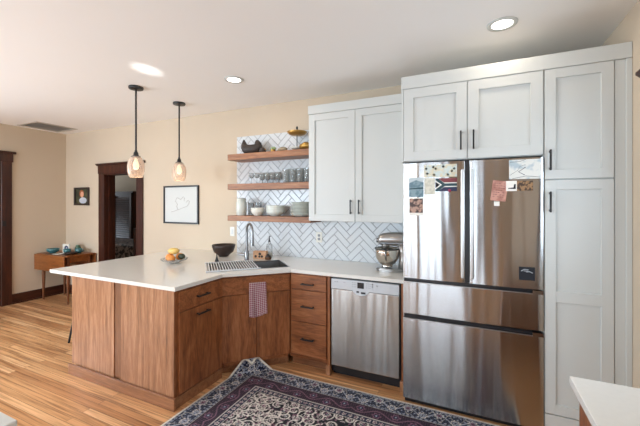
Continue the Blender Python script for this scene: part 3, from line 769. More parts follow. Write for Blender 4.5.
paper('black_magnet', 'square black magnet with a pale emblem low on the right refrigerator door', 'magnet', X0, X1, Z0, Z1, flat('magnet_black', 22, 26, 34), scribble, th=.003)

# ================================================================== SHELVES
SX0, SX1 = -2.63, -1.538
for zt, zb, nm in ((2.104, 2.036, 'top'), (1.757, 1.690, 'middle'), (1.389, 1.326, 'lowest')):
    solo('floating_shelf', bx(SX0, SX1, 3.095, YB - .0085, zb, zt, .0025), M['shelf'], nm + ' of the three thick wooden floating shelves left of the white cabinet', 'shelf', group='floating wooden shelves')

def onshelf(u, y):      # X of a pixel column on a plane y
    a = (u - 320) / 332.8; return y * (a * math.cos(.433) - math.sin(.433)) / (a * math.sin(.433) + math.cos(.433))
ZT, ZM, ZL = 2.1045, 1.7575, 1.3895
# hen basket
c = thing('hen_figurine', 'dark woven hen figurine on the left of the top shelf', 'figurine', (onshelf(252, 3.22), 3.22, ZT), R(15))
bm = BM(); ex, ey, ez = (1, 0, 0), (0, 1, 0), (0, 0, 1)
loft(bm, [((-.125, 0, .12), .012, .012, ey, ez), ((-.115, 0, .085), .04, .05, ey, ez), ((-.08, 0, .065), .062, .062, ey, ez), ((-.03, 0, .058), .075, .058, ey, ez), ((.03, 0, .06), .075, .06, ey, ez), ((.08, 0, .07), .06, .062, ey, ez), ((.112, 0, .08), .03, .045, ey, ez), ((.125, 0, .085), .008, .02, ey, ez)])
obj('body', bm, M['wicker'], c, smooth=True)
bm = BM(); loft(bm, [((-.085, 0, .07), .05, .05, ey, ex), ((-.095, 0, .12), .03, .035, ey, ex), ((-.098, 0, .155), .016, .02, ey, ex), ((-.102, 0, .178), .004, .006, ey, ex)], 12)
obj('tail', bm, M['wicker'], c, smooth=True)
bm = BM(); loft(bm, [((.06, 0, .08), .05, .05, ey, ex), ((.075, 0, .12), .036, .042, ey, ex), ((.07, 0, .145), .028, .034, ey, ex), ((.065, 0, .165), .012, .018, ey, ex), ((.062, 0, .172), .003, .005, ey, ex)], 12)
tube(bm, [(.098, 0, .135), (.122, 0, .128)], [.010, .002], 6)
obj('head', bm, M['wicker'], c, smooth=True)
c = thing('chick_figurine', 'small dark round figurine right beside the woven hen on the top shelf', 'figurine', (onshelf(262.5, 3.2), 3.2, ZT))
bm = BM(); lathe(bm, [(0, 0), (.028, .002), (.04, .025), (.036, .05), (.02, .066), (0, .07)], n=16); obj('body', bm, M['wicker'], c, smooth=True)
tube(bm := BM(), [(.03, 0, .045), (.05, 0, .042)], [.01, .002], 6); obj('beak', bm, M['gold'], c)
# small green ceramic
c = thing('potted_succulent', 'tiny green succulent in a pale pot on the top shelf', 'plant', (onshelf(273, 3.2), 3.2, ZT))
obj('pot', lathe(BM(), [(0, 0), (.022, 0), (.03, .035), (.026, .035), (.02, .02), (0, .02)], n=16), M['gold'], c, smooth=40)
bm = BM(); random.seed(5)
for k in range(26):
    a = random.uniform(0, 6.28); e_ = random.uniform(.2, 1.3); l_ = random.uniform(.03, .05)
    d = Vector((math.cos(a) * math.cos(e_), math.sin(a) * math.cos(e_), math.sin(e_))) * l_
    tube(bm, [(0, 0, .03), Vector((0, 0, .03)) + d * .6, Vector((0, 0, .03)) + d], [.004, .009, .001], 6)
obj('leaves', bm, plain('succulent_green', srgb(150, 170, 120), .6, noise=.3, nscale=40), c, smooth=True)
# tiered stand and dishes
sx, sy = onshelf(297, 3.22), 3.22
c = thing('tiered_stand', 'two tier serving stand with gold plates at the right of the top shelf', 'stand', (sx, sy, ZT))
obj('stem', lathe(BM(), [(0, 0), (.03, 0), (.03, .004), (.005, .008), (.005, .19), (.008, .2), (.005, .21), (.004, .235), (.012, .25), (.012, .262), (.004, .275), (0, .276)], n=14), M['black'], c, smooth=40)
obj('upper_plate', lathe(BM(), [(0, .175), (.05, .172), (.09, .185), (.112, .21), (.109, .215), (.085, .195), (.05, .182), (0, .184)], n=28), M['gold'], c, smooth=True)
obj('lower_plate', lathe(BM(), [(0, .02), (.045, .02), (.065, .028), (.074, .04), (.071, .044), (.06, .034), (.04, .028), (0, .028)], n=28), M['celadon'], c, smooth=True)
bm = BM(); loft(bm, [((-.075, 0, .03), .008, .008, ey, ez), ((-.06, 0, .036), .034, .026, ey, ez), ((0, 0, .044), .05, .04, ey, ez), ((.06, 0, .038), .034, .03, ey, ez), ((.078, 0, .034), .008, .008, ey, ez)])
put(bm, 0, 0, -.003)
solo('gold_gourd', bm, M['gold'], 'gold oval gourd resting on the top shelf beside the white cabinet', 'gourd', (-1.622, 3.15, ZT + .001), 0, smooth=True)
bm = BM(); loft(bm, [((-.09, 0, .012), .004, .004, ey, ez), ((-.07, 0, .018), .016, .012, ey, ez), ((-.03, 0, .026), .026, .022, ey, ez), ((.01, 0, .026), .026, .022, ey, ez), ((.035, 0, .02), .012, .012, ey, ez)], 12)
solo('wooden_bird', bm, plain('weathered_wood', srgb(150, 136, 112), .7, noise=.4, nscale=40), 'weathered wooden bird lying left of the tiered stand on the top shelf', 'figurine', (sx - .13, sy - .06, ZT + .001), 0, smooth=True)

# glasses on the middle shelf
GS = .82
def wineglass(label, loc, h=.16):
    k = h / .16
    c = thing('wine_glass', label, 'glass', loc, group='stemmed glasses on the middle shelf')
    obj('bowl', lathe(BM(), [(0, .082 * k), (.018, .088 * k), (.031, .108 * k), (.034, .13 * k), (.029, .16 * k), (.0278, .16 * k), (.0325, .13 * k), (.0295, .109 * k), (.017, .091 * k), (0, .085 * k)], n=16), M['glass'], c, smooth=True)
    obj('stem', lathe(BM(), [(0, 0), (.03, 0), (.028, .003), (.006, .008), (.004, .02), (.004, .082 * k), (0, .082 * k)], n=14), M['glass'], c, smooth=True)
    return c
ws = wineglass('small stemmed glass, leftmost on the middle shelf', (onshelf(251.5, 3.2), 3.2, ZM), .125)
dup(ws, (onshelf(257, 3.2), 3.2, ZM), 0, 'small stemmed glass, second from the left on the middle shelf')
gb = thing('goblet', 'x', 'glass', (0, 0, 0), group='row of goblets in the middle of the middle shelf')
obj('bowl', lathe(BM(), [(0, .042), (.022, .046), (.031, .065), (.0335, .09), (.033, .122), (.0315, .122), (.032, .09), (.0295, .066), (.021, .05), (0, .045)], n=16), M['glass'], gb, smooth=True)
obj('stem', lathe(BM(), [(0, 0), (.031, 0), (.029, .004), (.008, .01), (.007, .042), (0, .042)], n=14), M['glass'], gb, smooth=True)
gpos = [(u, y) for y in (3.18, 3.28) for u in (262.5, 267.7, 273, 278.5)]
for i, (u, y) in enumerate(gpos):
    lab = ('front' if y < 3.2 else 'back') + ' row goblet, ' + ['first', 'second', 'third', 'fourth'][i % 4] + ' from the left, between the small stemmed glasses and the tumblers'
    xx = onshelf(u, y)
    if i == 0: gb.location = (xx, y, ZM); gb['label'] = lab
    else: dup(gb, (xx, y, ZM), 0, lab)
tb = None
i = 0
for y in (3.16, 3.26):
    for q in range(4):
        xx = -1.87 + q * .088 - (0 if y < 3.2 else .03)
        lab = ('front' if y < 3.2 else 'back') + ' row tumbler, ' + ['first', 'second', 'third', 'fourth'][q] + ' from the left, at the right end of the middle shelf'
        if tb is None:
            tb = solo('tumbler', lathe(BM(), [(0, 0), (.031, 0), (.034, .01), (.040, .152), (.0385, .152), (.032, .012), (0, .012)], n=18), M['glass'], lab, 'glass', (xx, y, ZM), group='tumblers on the middle shelf', smooth=40)
        else: dup(tb, (xx, y, ZM), 0, lab)

# crockery on the lowest shelf
c = thing('jar', 'tall pale green ceramic jar at the left end of the lowest shelf', 'jar', (onshelf(241.5, 3.2), 3.2, ZL))
obj('body', lathe(BM(), [(0, 0), (.052, 0), (.058, .01), (.062, .09), (.06, .15), (.05, .175), (.046, .175), (.054, .15), (.056, .09), (.05, .012), (0, .012)], n=24), M['celadon'], c, smooth=40)
obj('lid', lathe(BM(), [(0, .176), (.056, .176), (.056, .19), (.05, .20), (.02, .206), (0, .207)], n=24), M['celadon'], c, smooth=40)
for k, (u, y) in enumerate(((251, 3.295), (258.5, 3.295))):
    lab = 'clear tumbler behind the pale bowls, ' + ('nearer the green jar' if k == 0 else 'farther from the green jar')
    t = dup(tb, (onshelf(u, y), y, ZL), 0, lab, 'clear tumblers on the lowest shelf')
def bowl(r, h, label, loc, mat='cream', group=None, name='bowl'):
    return solo(name, lathe(BM(), [(0, 0), (r * .45, 0), (r * .5, h * .08), (r * .85, h * .45), (r, h), (r * .96, h), (r * .8, h * .5), (r * .45, h * .16), (0, h * .12)], n=28), M[mat], label, 'bowl', loc, group=group, smooth=True)
bx_, by_ = onshelf(257.5, 3.17), 3.17
b0 = bowl(.078, .07, 'white bowl, lower of the pair beside the green jar', (bx_, by_, ZL), 'cream', 'pair of white bowls')
dup(b0, (bx_ + .002, by_, ZL + .021), 0, 'white bowl, upper of the pair beside the green jar')
bx_ = onshelf(275.5, 3.19)
b1 = bowl(.108, .062, 'pale bowl, lowest in the stack of wide bowls', (bx_, 3.19, ZL), 'celadon', 'stack of wide pale bowls')
for k, nm in enumerate(('second from the bottom', 'third from the bottom', 'topmost')):
    dup(b1, (bx_ + .001 * k, 3.19, ZL + .0185 * (k + 1)), 0, 'pale bowl, ' + nm + ' in the stack of wide bowls')
bx_ = -1.69
p0 = None
ORD = ['lowest', 'second', 'third', 'fourth', 'fifth', 'sixth', 'seventh', 'eighth', 'ninth', 'topmost']
for k in range(10):
    loc = (bx_ + .0015 * math.sin(k * 2), 3.2, ZL + .0148 * k)
    lab = ('pale green plate, ' + ORD[k] + (' in' if k in (0, 9) else ' from the bottom of') + ' the plate stack by the cabinet')
    if p0 is None: p0 = solo('plate', lathe(BM(), [(0, 0), (.075, 0), (.08, .003), (.118, .017), (.132, .021), (.131, .0245), (.115, .021), (.078, .0075), (0, .006)], n=32), M['celadon'], lab, 'plate', loc, group='stack of pale plates', smooth=True)
    else: dup(p0, loc, 0, lab)

# ================================================================== ON THE COUNTER
CT = .9145
bowlx = (-2.655, 3.06)
solo('wooden_bowl', lathe(BM(), [(0, 0), (.055, 0), (.06, .012), (.11, .05), (.132, .115), (.133, .135), (.125, .135), (.102, .06), (.05, .02), (0, .018)], n=32), M['darkwood'], 'dark brown wooden bowl on the countertop left of the faucet', 'bowl', (*bowlx, CT), smooth=True)
solo('soap_pump', lathe(BM(), [(0, 0), (.021, 0), (.021, .006), (.012, .03), (.006, .055), (.004, .085), (0, .086)], n=16), M['black'], 'small black cone shaped soap pump at the left of the sink', 'soap pump', (-2.48, 2.75, CT), smooth=True)
c = thing('sponge_caddy', 'small rustic wooden caddy with dark holes on the counter behind the sink', 'caddy', (-2.165, 3.10, CT), R(10))
lw = wood('caddy_wood', srgb(170, 120, 84), srgb(202, 156, 118), srgb(222, 182, 146), 'X', .6, 8, 3)
obj('block', bx(-.078, .078, -.03, .03, 0, .085, .004), lw, c)
for x, z, r_ in ((-.045, .028, .014), (.005, .055, .016), (.0, .026, .012), (.03, .028, .014)):
    t = xf(lathe(BM(), [(0, 0), (r_, 0), (r_, .003), (0, .003)], n=14), ROTX); obj('hole', put(t, x, -.0295, z), M['darkwood'], c)
c = thing('dish_brush', 'round brown scrubbing brush on the counter right of the wooden caddy', 'brush', (-2.055, 3.085, CT))
obj('bristles', lathe(BM(), [(0, 0), (.034, 0), (.036, .025), (.03, .03), (0, .03)], n=18), plain('bristle_brown', srgb(92, 62, 42), .9, noise=.5, nscale=80, bump=.8), c, smooth=40)
obj('knob', lathe(BM(), [(0, .03), (.032, .03), (.03, .042), (.012, .048), (.013, .06), (0, .066)], n=18), M['darkwood'], c, smooth=40)
c = thing('soap_dispenser', 'clear glass soap bottle with dark pump behind the brush', 'soap dispenser', (-2.115, 3.20, CT))
obj('bottle', lathe(BM(), [(0, 0), (.034, 0), (.036, .01), (.036, .13), (.03, .15), (.014, .165), (.014, .18), (0, .18)], n=20), M['glass'], c, smooth=40)
obj('pump', tube(tube(BM(), [(0, 0, .18), (0, 0, .20), (0, 0, .245)], [.015, .008, .004], 10), [(0, 0, .245), (.03, -.02, .243)], .004, 8), M['black'], c, smooth=40)
obj('liquid', lathe(BM(), [(0, .004), (.031, .004), (.031, .06), (0, .06)], n=18), clearglass('soap_liquid', srgb(220, 216, 200), .5), c)
# fruit bowl
fx0, fy0 = -2.82, 2.50
c = thing('fruit_dish', 'shallow clear glass dish holding fruit on the peninsula countertop', 'dish', (fx0, fy0, CT))
obj('dish', lathe(BM(), [(0, 0), (.05, 0), (.055, .006), (.12, .028), (.135, .045), (.131, .047), (.115, .034), (.05, .011), (0, .009)], n=30), M['glass'], c, smooth=True)
def blob(rx, ry, rz, n=10):
    bm = BM(); bmesh.ops.create_uvsphere(bm, u_segments=18, v_segments=12, radius=1)
    for v in bm.verts: v.co = Vector((v.co.x * rx, v.co.y * ry, v.co.z * rz * (1 + .05 * v.co.x)))
    return bm
def fruit(name, label, loc, r3, mat, rz=0, grp=None):
    c = thing(name, label, 'fruit', loc, rz, grp)
    obj('flesh', blob(*r3), mat, c, smooth=True)
    obj('stem', tube(BM(), [(r3[0] * .97, 0, 0), (r3[0] * 1.12, 0, .004)], [.005, .003], 6), M['darkwood'], c)
    return c
om = plain('orange_peel', srgb(222, 142, 66), .45, noise=.12, nscale=30, bump=.2); ym = plain('mango_skin', srgb(226, 190, 110), .4, noise=.15, nscale=14); gm = plain('avocado_skin', srgb(40, 48, 28), .5, noise=.4, nscale=60, bump=.5)
fruit('orange', 'orange at the left of the glass fruit dish', (fx0 - .055, fy0 - .01, CT + .055), (.042, .042, .04), om, .6)
fruit('orange', 'orange at the front of the glass fruit dish', (fx0 + .02, fy0 - .055, CT + .052), (.038, .038, .037), om, 2)
fruit('mango', 'pale yellow mango on top of the fruit in the glass dish', (fx0 - .01, fy0 + .0, CT + .122), (.062, .04, .034), ym, .3)
fruit('peach', 'orange peach at the back of the glass fruit dish', (fx0 + .015, fy0 + .058, CT + .058), (.042, .04, .038), om, 1.1)
fruit('avocado', 'dark green avocado at the right of the glass fruit dish', (fx0 + .092, fy0 + .01, CT + .072), (.048, .03, .029), gm, -.2)
# stand mixer
mx_, my_ = -.652, 3.06
c = thing('stand_mixer', 'silver stand mixer with steel bowl on the counter by the refrigerator', 'mixer', (mx_, my_, CT), R(180 + 8))
ms = plain('mixer_silver', (.40, .385, .37, 1), .28, .85)
# local +x : towards the head (to the left in the room)
bm = slab([(.14 * math.cos(a) * (1 if math.cos(a) > 0 else .9) + .04, .095 * math.sin(a)) for a in [2 * math.pi * k / 24 for k in range(24)]], 0, .028, bev=.006); obj('base', bm, ms, c, smooth=40)
bm = BM(); loft(bm, [((-.06, 0, .02), .055, .04, ey, ex), ((-.065, 0, .1), .045, .032, ey, ex), ((-.065, 0, .17), .045, .034, ey, ex), ((-.06, 0, .24), .055, .05, ey, ex)]); obj('column', bm, ms, c, smooth=True)
bm = BM(); loft(bm, [((-.125, 0, .285), .02, .025, ey, ez), ((-.11, 0, .285), .05, .05, ey, ez), ((-.05, 0, .29), .062, .062, ey, ez), ((.04, 0, .29), .062, .062, ey, ez), ((.12, 0, .285), .056, .054, ey, ez), ((.15, 0, .28), .045, .043, ey, ez), ((.158, 0, .278), .02, .02, ey, ez)], 20)
hd = obj('head', bm, ms, c, smooth=True)
obj('hub_cap', tube(BM(), [(.152, 0, .275), (.172, 0, .275)], .022, 16), M['chrome'], hd, smooth=40)
obj('trim_band', bx(-.09, .14, -.0635, .0635, .252, .262, .002), M['chrome'], hd)
obj('planetary', lathe(BM(), [(0, .2), (.03, .2), (.036, .215), (.036, .24), (0, .24)], .09, 0, 0, 18), ms, c, smooth=40)
obj('beater', tube(BM(), [(.09, 0, .21), (.09, 0, .13)], .006, 8), M['chrome'], c)
bw = obj('bowl', lathe(BM(), [(0, .035), (.05, .035), (.052, .042), (.045, .05), (.075, .07), (.102, .115), (.11, .165), (.112, .205), (.108, .205), (.106, .165), (.097, .116), (.07, .074), (0, .06)], .075, 0, 0, 30), plain('bowl_steel', (.66, .62, .56, 1), .14, 1), c, smooth=True)
obj('handle', tube(BM(), [(.075, .108, .19), (.075, .15, .185), (.075, .155, .14), (.075, .10, .105)], .006, 8), M['chrome'], bw, smooth=True)
obj('rim_band', lathe(BM(), [(.112, .196), (.1155, .2), (.112, .207), (.107, .207)], .075, 0, 0, 30), M['black'], bw, smooth=True)

# wall plates
def plate(label, x, z, y, kind):
    c = thing('switch_plate' if kind == 's' else 'wall_outlet', label, 'switch plate' if kind == 's' else 'outlet', (x, y, z))
    obj('cover', bx(-.036, .036, -.006, 0, -.058, .058, .002), M['cream'], c)
    if kind == 's': obj('switch', bx(-.016, .016, -.009, -.0055, -.033, .033, .001), M['white'], c)
    else:
        for s in (-1, 1): obj('socket', bx(-.014, .014, -.0085, -.0055, s * .02 - .013, s * .02 + .013, .003), M['ink'], c)
plate('white wall outlet set in the herringbone tile under the white cabinet', -1.56, 1.155, YB - .009, 'o')
plate('white switch plate on the beige wall left of the faucet', -2.775, 1.175, YB - .0005, 's')

# ================================================================== RIGHT FOREGROUND COUNTER
c = thing('base_cabinet', 'wooden base cabinet in the right foreground under a short countertop', 'cabinet', (.6, 1.2, 0))
obj('body', bx(.345, XR - .001, .55, 1.42, .1, .883), M['cherry'], c, True)
obj('toe_board', bx(.40, XR - .001, .58, 1.40, 0, .1), M['oakx'], c, True)
obj('side_panel', bx(.343, XR - .001, 1.42, 1.437, .0, .883, .001), M['cherry'], c, True)
for a, b_ in ((.57, .98), (.99, 1.40)): obj('door', bx(.326, .345, a, b_, .12, .868, .002), M['cherry'], c, True)
solo('short_countertop', bx(.312, XR - .001, .5, 1.462, .884, .914, .002), M['quartz'], 'short white quartz countertop in the right foreground corner', 'countertop')

# ================================================================== PENDANTS, CEILING LIGHTS, VENT
def pendant(x, y, label):
    c = thing('pendant_light', label, 'lamp', (x, y, H), group='glass pendant lights over the peninsula')
    obj('canopy', lathe(BM(), [(0, 0), (.068, 0), (.07, -.01), (.066, -.022), (.02, -.028), (0, -.028)], n=28), M['black'], c, smooth=40)
    obj('rod', tube(BM(), [(0, 0, -.025), (0, 0, -.655)], .009, 10), M['black'], c, smooth=40)
    lo = Matrix.Translation((0, 0, -.028))
    s = obj('socket', xf(lathe(BM(), [(0, -.615), (.012, -.615), (.014, -.63), (.022, -.64), (.024, -.665), (.034, -.672), (.036, -.69), (0, -.69)], n=18), lo), M['black'], c, smooth=40)
    for k in range(3):
        a = 2.1 * k + .4; obj('thumbscrew', xf(tube(BM(), [(.03 * math.cos(a), .03 * math.sin(a), -.68), (.048 * math.cos(a), .048 * math.sin(a), -.68)], .004, 6), lo), M['black'], s)
    bm = lathe(BM(), [(.030, -.672), (.052, -.69), (.073, -.73), (.080, -.78), (.078, -.83), (.066, -.875), (.058, -.89), (.0555, -.888), (.063, -.872), (.0745, -.83), (.0765, -.78), (.070, -.732), (.050, -.694), (.028, -.676)], n=28)
    obj('glass_shade', xf(bm, lo), M['seeded'], c, smooth=True)
    obj('bulb', xf(lathe(BM(), [(0, -.69), (.012, -.69), (.014, -.71), (.026, -.745), (.030, -.775), (.024, -.80), (.01, -.812), (0, -.814)], n=18), lo), M['bulb'], c, smooth=True)
    l = bpy.data.lights.new('pendant_glow', 'POINT'); l.energy = .9; l.color = (1, .76, .5); l.shadow_soft_size = .05
    o = bpy.data.objects.new('pendant_glow', l); COL.objects.link(o); o.parent = c; o.location = (0, 0, -.93)
    return c
pendant(-3.115, 2.284, 'black rod pendant with glass shade, the left and nearer of the two')
pendant(-3.15, 2.862, 'black rod pendant with glass shade, the right and farther of the two')
def can(x, y, label, power=4):
    c = thing('ceiling_light', label, 'light', (x, y, H), group='round recessed ceiling lights')
    obj('trim_ring', lathe(BM(), [(.062, 0), (.092, 0), (.09, -.006), (.066, -.007), (.062, -.002)], n=32), M['white'], c, smooth=True)
    obj('lens', lathe(BM(), [(0, -.0035), (.064, -.0035), (.064, -.001), (0, -.001)], n=32), M['lens'], c)
    l = bpy.data.lights.new('can_glow', 'AREA'); l.shape = 'DISK'; l.size = .12; l.energy = power; l.color = (1, .85, .68)
    o = bpy.data.objects.new('can_glow', l); COL.objects.link(o); o.parent = c; o.location = (0, 0, -.012)
can(.169, 2.49, 'round recessed ceiling light near the pantry', 2.2)
can(-2.077, 2.537, 'round recessed ceiling light between the pendants and the shelves')
can(-.9, .6, 'round recessed ceiling light behind the camera over the rug')
can(-3.9, .2, 'round recessed ceiling light over the living area')
# vent
c = thing('ceiling_vent', 'grey metal ceiling vent grille near the left wall', 'vent', (-5.985, 2.915, H))
bm = BM(); 
for (a, b_, p, q) in ((-.26, .26, -.28, -.25), (-.26, .26, .25, .28), (-.26, -.23, -.25, .25), (.23, .26, -.25, .25)): box(bm, a, b_, p, q, -.008, .004, .002)
obj('frame', bm, plain('vent_paint', srgb(190, 184, 174), .5), c)
bm = BM()
for k in range(24):
    x = -.222 + k * .0193; t = bx(-.0075, .0075, -.25, .25, -.0008, .0008); t.transform(Matrix.Translation((x, 0, .004)) @ Matrix.Rotation(R(35), 4, 'Y'))
    me_ = bpy.data.meshes.new('t'); t.to_mesh(me_); t.free(); bm.from_mesh(me_); bpy.data.meshes.remove(me_)
obj('slats', bm, plain('vent_slat', srgb(176, 172, 166), .5), c)
obj('duct', bx(-.234, .234, -.254, .254, .06, .08), plain('duct_dark', srgb(120, 118, 114), .8), c)

# ================================================================== WALL ART
c = thing('framed_print', 'large framed pale sketch on the beige wall left of the shelves', 'picture', (-3.658, YB, 1.512))
bm = BM(); wf, hf_ = .326, .262
ringb = lambda bm, hx, hz, t, y0, y1: (box(bm, -hx, hx, y0, y1, hz - t, hz, .002), box(bm, -hx, hx, y0, y1, -hz, -hz + t, .002), box(bm, -hx, -hx + t, y0, y1, -hz + t, hz - t, .002), box(bm, hx - t, hx, y0, y1, -hz + t, hz - t, .002))
ringb(bm, wf, hf_, .022, -.025, -.001)
obj('frame', bm, M['black'], c)
pr = obj('print', bx(-wf + .02, wf - .02, -.012, -.004, -hf_ + .02, hf_ - .02), plain('print_paper', srgb(206, 209, 206), .85), c)
bm = BM()
sk = [[(-.18, -.10), (-.12, -.09), (-.05, -.07), (.02, -.05), (.12, -.02), (.15, .01), (.16, .05)], [(-.06, .0), (-.10, .05), (-.07, .10), (-.03, .08), (.0, .07), (.05, .11), (.07, .09), (.06, .05)], [(-.05, -.07), (-.08, -.02), (-.06, .0)], [(.10, .03), (.13, .06), (.15, .05)]]
for q in sk: tube(bm, [(x, -.0125, z) for x, z in q], .0022, 5)
obj('drawing', bm, plain('drawing_grey', srgb(168, 160, 158), .7), pr)
c = thing('portrait_photo', 'small dark framed portrait of a person in white beside the doorway', 'picture', (-5.905, YB, 1.645))
bm = BM(); ringb(bm, .200, .148, .03, -.025, -.001); obj('frame', bm, M['darkwood'], c)
pr = obj('print', bx(-.175, .175, -.010, -.004, -.122, .122), patchmat('portrait_ground', srgb(40, 46, 34), srgb(70, 74, 52), 9), c)
def ell(cx, cz, rx, rz, y, n=18): 
    bm = BM(); A = [bm.verts.new((cx + rx * math.cos(6.2832 * k / n), y, cz + rz * math.sin(6.2832 * k / n))) for k in range(n)]; B = [bm.verts.new((v.co.x, y + .001, v.co.z)) for v in A]
    bm.faces.new(A); bm.faces.new(B[::-1])
    for k in range(n): bm.faces.new((A[k], A[(k + 1) % n], B[(k + 1) % n], B[k]))
    return bm
obj('hair', ell(.0, .045, .062, .062, -.0115), flat('photo_hair', 150, 84, 50), pr)
obj('face', ell(.012, .03, .044, .05, -.0125), flat('photo_face', 214, 160, 130), pr)
obj('shirt', ell(.035, -.068, .10, .052, -.0118), flat('photo_shirt', 190, 196, 206), pr)

# ================================================================== DROP-LEAF TABLE AND THINGS ON IT
TX0, TX1, TY0, TY1, TZ = -6.31, -5.51, 2.90, 3.33, .738
c = thing('drop_leaf_table', 'mid century wooden drop leaf table in the far left corner', 'table', (-5.9, 3.12, 0))
obj('tabletop', slab([(TX0, TY0 + .02), (TX0 + .02, TY0), (TX1 - .02, TY0), (TX1, TY0 + .02), (TX1, TY1), (TX0, TY1)], TZ - .022, TZ, bev=.003), M['teak'], c, True)
bm = bx(TX0, TX1, TY0 - .022, TY0 - .004, TZ - .25, TZ - .006, .006, 2); obj('drop_leaf', bm, M['teak'], c, True)
obj('drop_leaf', bx(TX0, TX1, TY1 + .004, TY1 + .02, TZ - .225, TZ - .006, .004), M['teak'], c, True)
obj('apron', bx(TX0 + .05, TX1 - .04, TY0 + .06, TY1 - .05, TZ - .11, TZ - .022), M['teak'], c, True)
for x, y in ((TX0 + .09, TY0 + .07), (TX1 - .06, TY0 + .07), (TX0 + .09, TY1 - .06), (TX1 - .06, TY1 - .06)):
    sx_ = .015 if x < -6 else -.0
    obj('leg', tube(BM(), [(x, y, TZ - .03), (x - sx_ * .5, y, .35), (x - sx_, y, 0)], [.026, .022, .013], 12), M['teakz'], c, True, smooth=40)
def onT(u, v):
    t = (1.535 - TZ) / ((v - 203) / 332.8); a = (u - 320) / 332.8; cc, ss = math.cos(.433), math.sin(.433)
    return (a * cc - ss) * t, (a * ss + cc) * t, TZ + .0005
solo('teal_bowl', lathe(BM(), [(0, 0), (.04, 0), (.045, .008), (.078, .03), (.088, .07), (.083, .072), (.07, .035), (.04, .016), (0, .014)], n=26), M['teal'], 'teal bowl at the left end of the drop leaf table', 'bowl', (-6.09, 3.03, TZ + .0005), smooth=True)
c = thing('tile_photo', 'small white square frame with a dark round emblem on the drop leaf table', 'picture', (-5.90, 3.12, TZ + .0005), R(10))
obj('frame', bx(-.068, .068, -.008, .008, 0, .145, .003), M['cream'], c)
obj('picture', ell(.012, .078, .04, .04, -.0098), flat('emblem_navy', 34, 50, 84), c)
obj('center', ell(.018, .074, .017, .017, -.0108), flat('emblem_pale', 200, 206, 210), c)
tc_ = thing('teacup', 'teal cup with handle right of the white square frame', 'cup', (-5.80, 3.08, TZ + .0005))
obj('cup', lathe(BM(), [(0, 0), (.03, 0), (.045, .03), (.05, .075), (.046, .075), (.04, .03), (0, .01)], n=22), M['teal'], tc_, smooth=True)
obj('handle', tube(BM(), [(.045, 0, .06), (.07, 0, .055), (.07, 0, .03), (.042, 0, .022)], .005, 8), M['teal'], tc_, smooth=True)
dup(tc_, (-5.70, 3.19, TZ + .0005), .5, 'teal cup behind and right of the other teal cup')
solo('green_jar', lathe(BM(), [(0, 0), (.035, 0), (.042, .03), (.042, .08), (.03, .10), (.03, .115), (0, .115)], n=20), plain('green_glaze', srgb(66, 96, 72), .3), 'dark green jar behind the teal cups on the drop leaf table', 'jar', (-5.84, 3.26, TZ + .0005), smooth=40)
solo('saucer', lathe(BM(), [(0, 0), (.05, 0), (.085, .012), (.083, .015), (.05, .005), (0, .005)], n=24), M['cream'], 'white saucer at the front edge of the drop leaf table', 'plate', (-5.83, 2.985, TZ + .0005), smooth=True)
solo('brown_dish', lathe(BM(), [(0, 0), (.04, 0), (.08, .02), (.09, .035), (.085, .036), (.04, .012), (0, .01)], n=24), M['darkwood'], 'dark brown dish at the right end of the drop leaf table', 'dish', (-5.66, 3.06, TZ + .0005), smooth=True)

# ================================================================== BAR STOOL behind the peninsula
def stool(x, y, label):
    c = thing('bar_stool', label, 'stool', (x, y, 0), group='bar stools under the peninsula overhang')
    obj('seat', lathe(BM(), [(0, .625), (.16, .625), (.175, .64), (.17, .66), (.1, .652), (0, .648)], n=28), M['black'], c, smooth=True)
    for k in range(4):
        a = math.pi / 4 + k * math.pi / 2; ca, sa = math.cos(a), math.sin(a)
        obj('leg', tube(BM(), [(.12 * ca, .12 * sa, .63), (.23 * ca, .23 * sa, .0)], .011, 10), M['black'], c, smooth=40)
    obj('footrest', tube(BM(), [(.19 * math.cos(q), .19 * math.sin(q), .22) for q in [2 * math.pi * k / 24 for k in range(25)]], .007, 8, False), M['black'], c, smooth=True)
stool(-3.87, 2.32, 'black metal bar stool nearest the front end of the peninsula')
stool(-3.87, 2.92, 'black metal bar stool nearest the back wall at the peninsula')

# ================================================================== WHITE TABLE (bottom-left corner)
c = thing('white_table', 'white table whose corner shows at the bottom left', 'table', (-2.1, .3, 0))
obj('tabletop', bx(-2.75, -1.50, -.4, .635, .715, .75, .004), M['white'], c, True)
for x, y in ((-2.7, -.35), (-1.55, -.35), (-2.7, .56), (-1.555, .56)): obj('leg', bx(x - .03, x + .03, y - .03, y + .03, 0, .715, .003), M['white'], c, True)

# ================================================================== BEDROOM THINGS (seen through the doorway)
c = thing('armoire', 'tall dark wooden armoire with louvered doors in the room beyond the doorway', 'armoire', (-8.2, 5.3, 0))
obj('body', bx(-9.2, -7.2, 5.2, 5.59, 0, 1.81, .004), M['trim'], c, True)
for a, b_ in ((-9.18, -8.53), (-8.51, -7.87), (-7.85, -7.22)):
    bm = BM(); box(bm, a, a + .06, 5.17, 5.199, .05, 1.77); box(bm, b_ - .06, b_, 5.17, 5.199, .05, 1.77); box(bm, a, b_, 5.172, 5.199, .05, .12); box(bm, a, b_, 5.172, 5.199, 1.70, 1.77)
    z = .14
    while z < 1.69:
        t = bx(a + .06, b_ - .06, -.003, .003, -.028, .028); t.transform(Matrix.Translation((0, 5.186, z)) @ Matrix.Rotation(R(-30), 4, 'X'))
        me_ = bpy.data.meshes.new('t'); t.to_mesh(me_); t.free(); bm.from_mesh(me_); bpy.data.meshes.remove(me_); z += .05
    obj('door', bm, M['trimx'], c, True)
c = thing('bed', 'bed with grey patterned cover in the room beyond the doorway', 'bed', (-7.2, 4.6, 0))
quilt = patchmat('patterned_quilt', srgb(44, 44, 50), srgb(168, 158, 156), 16, .5)
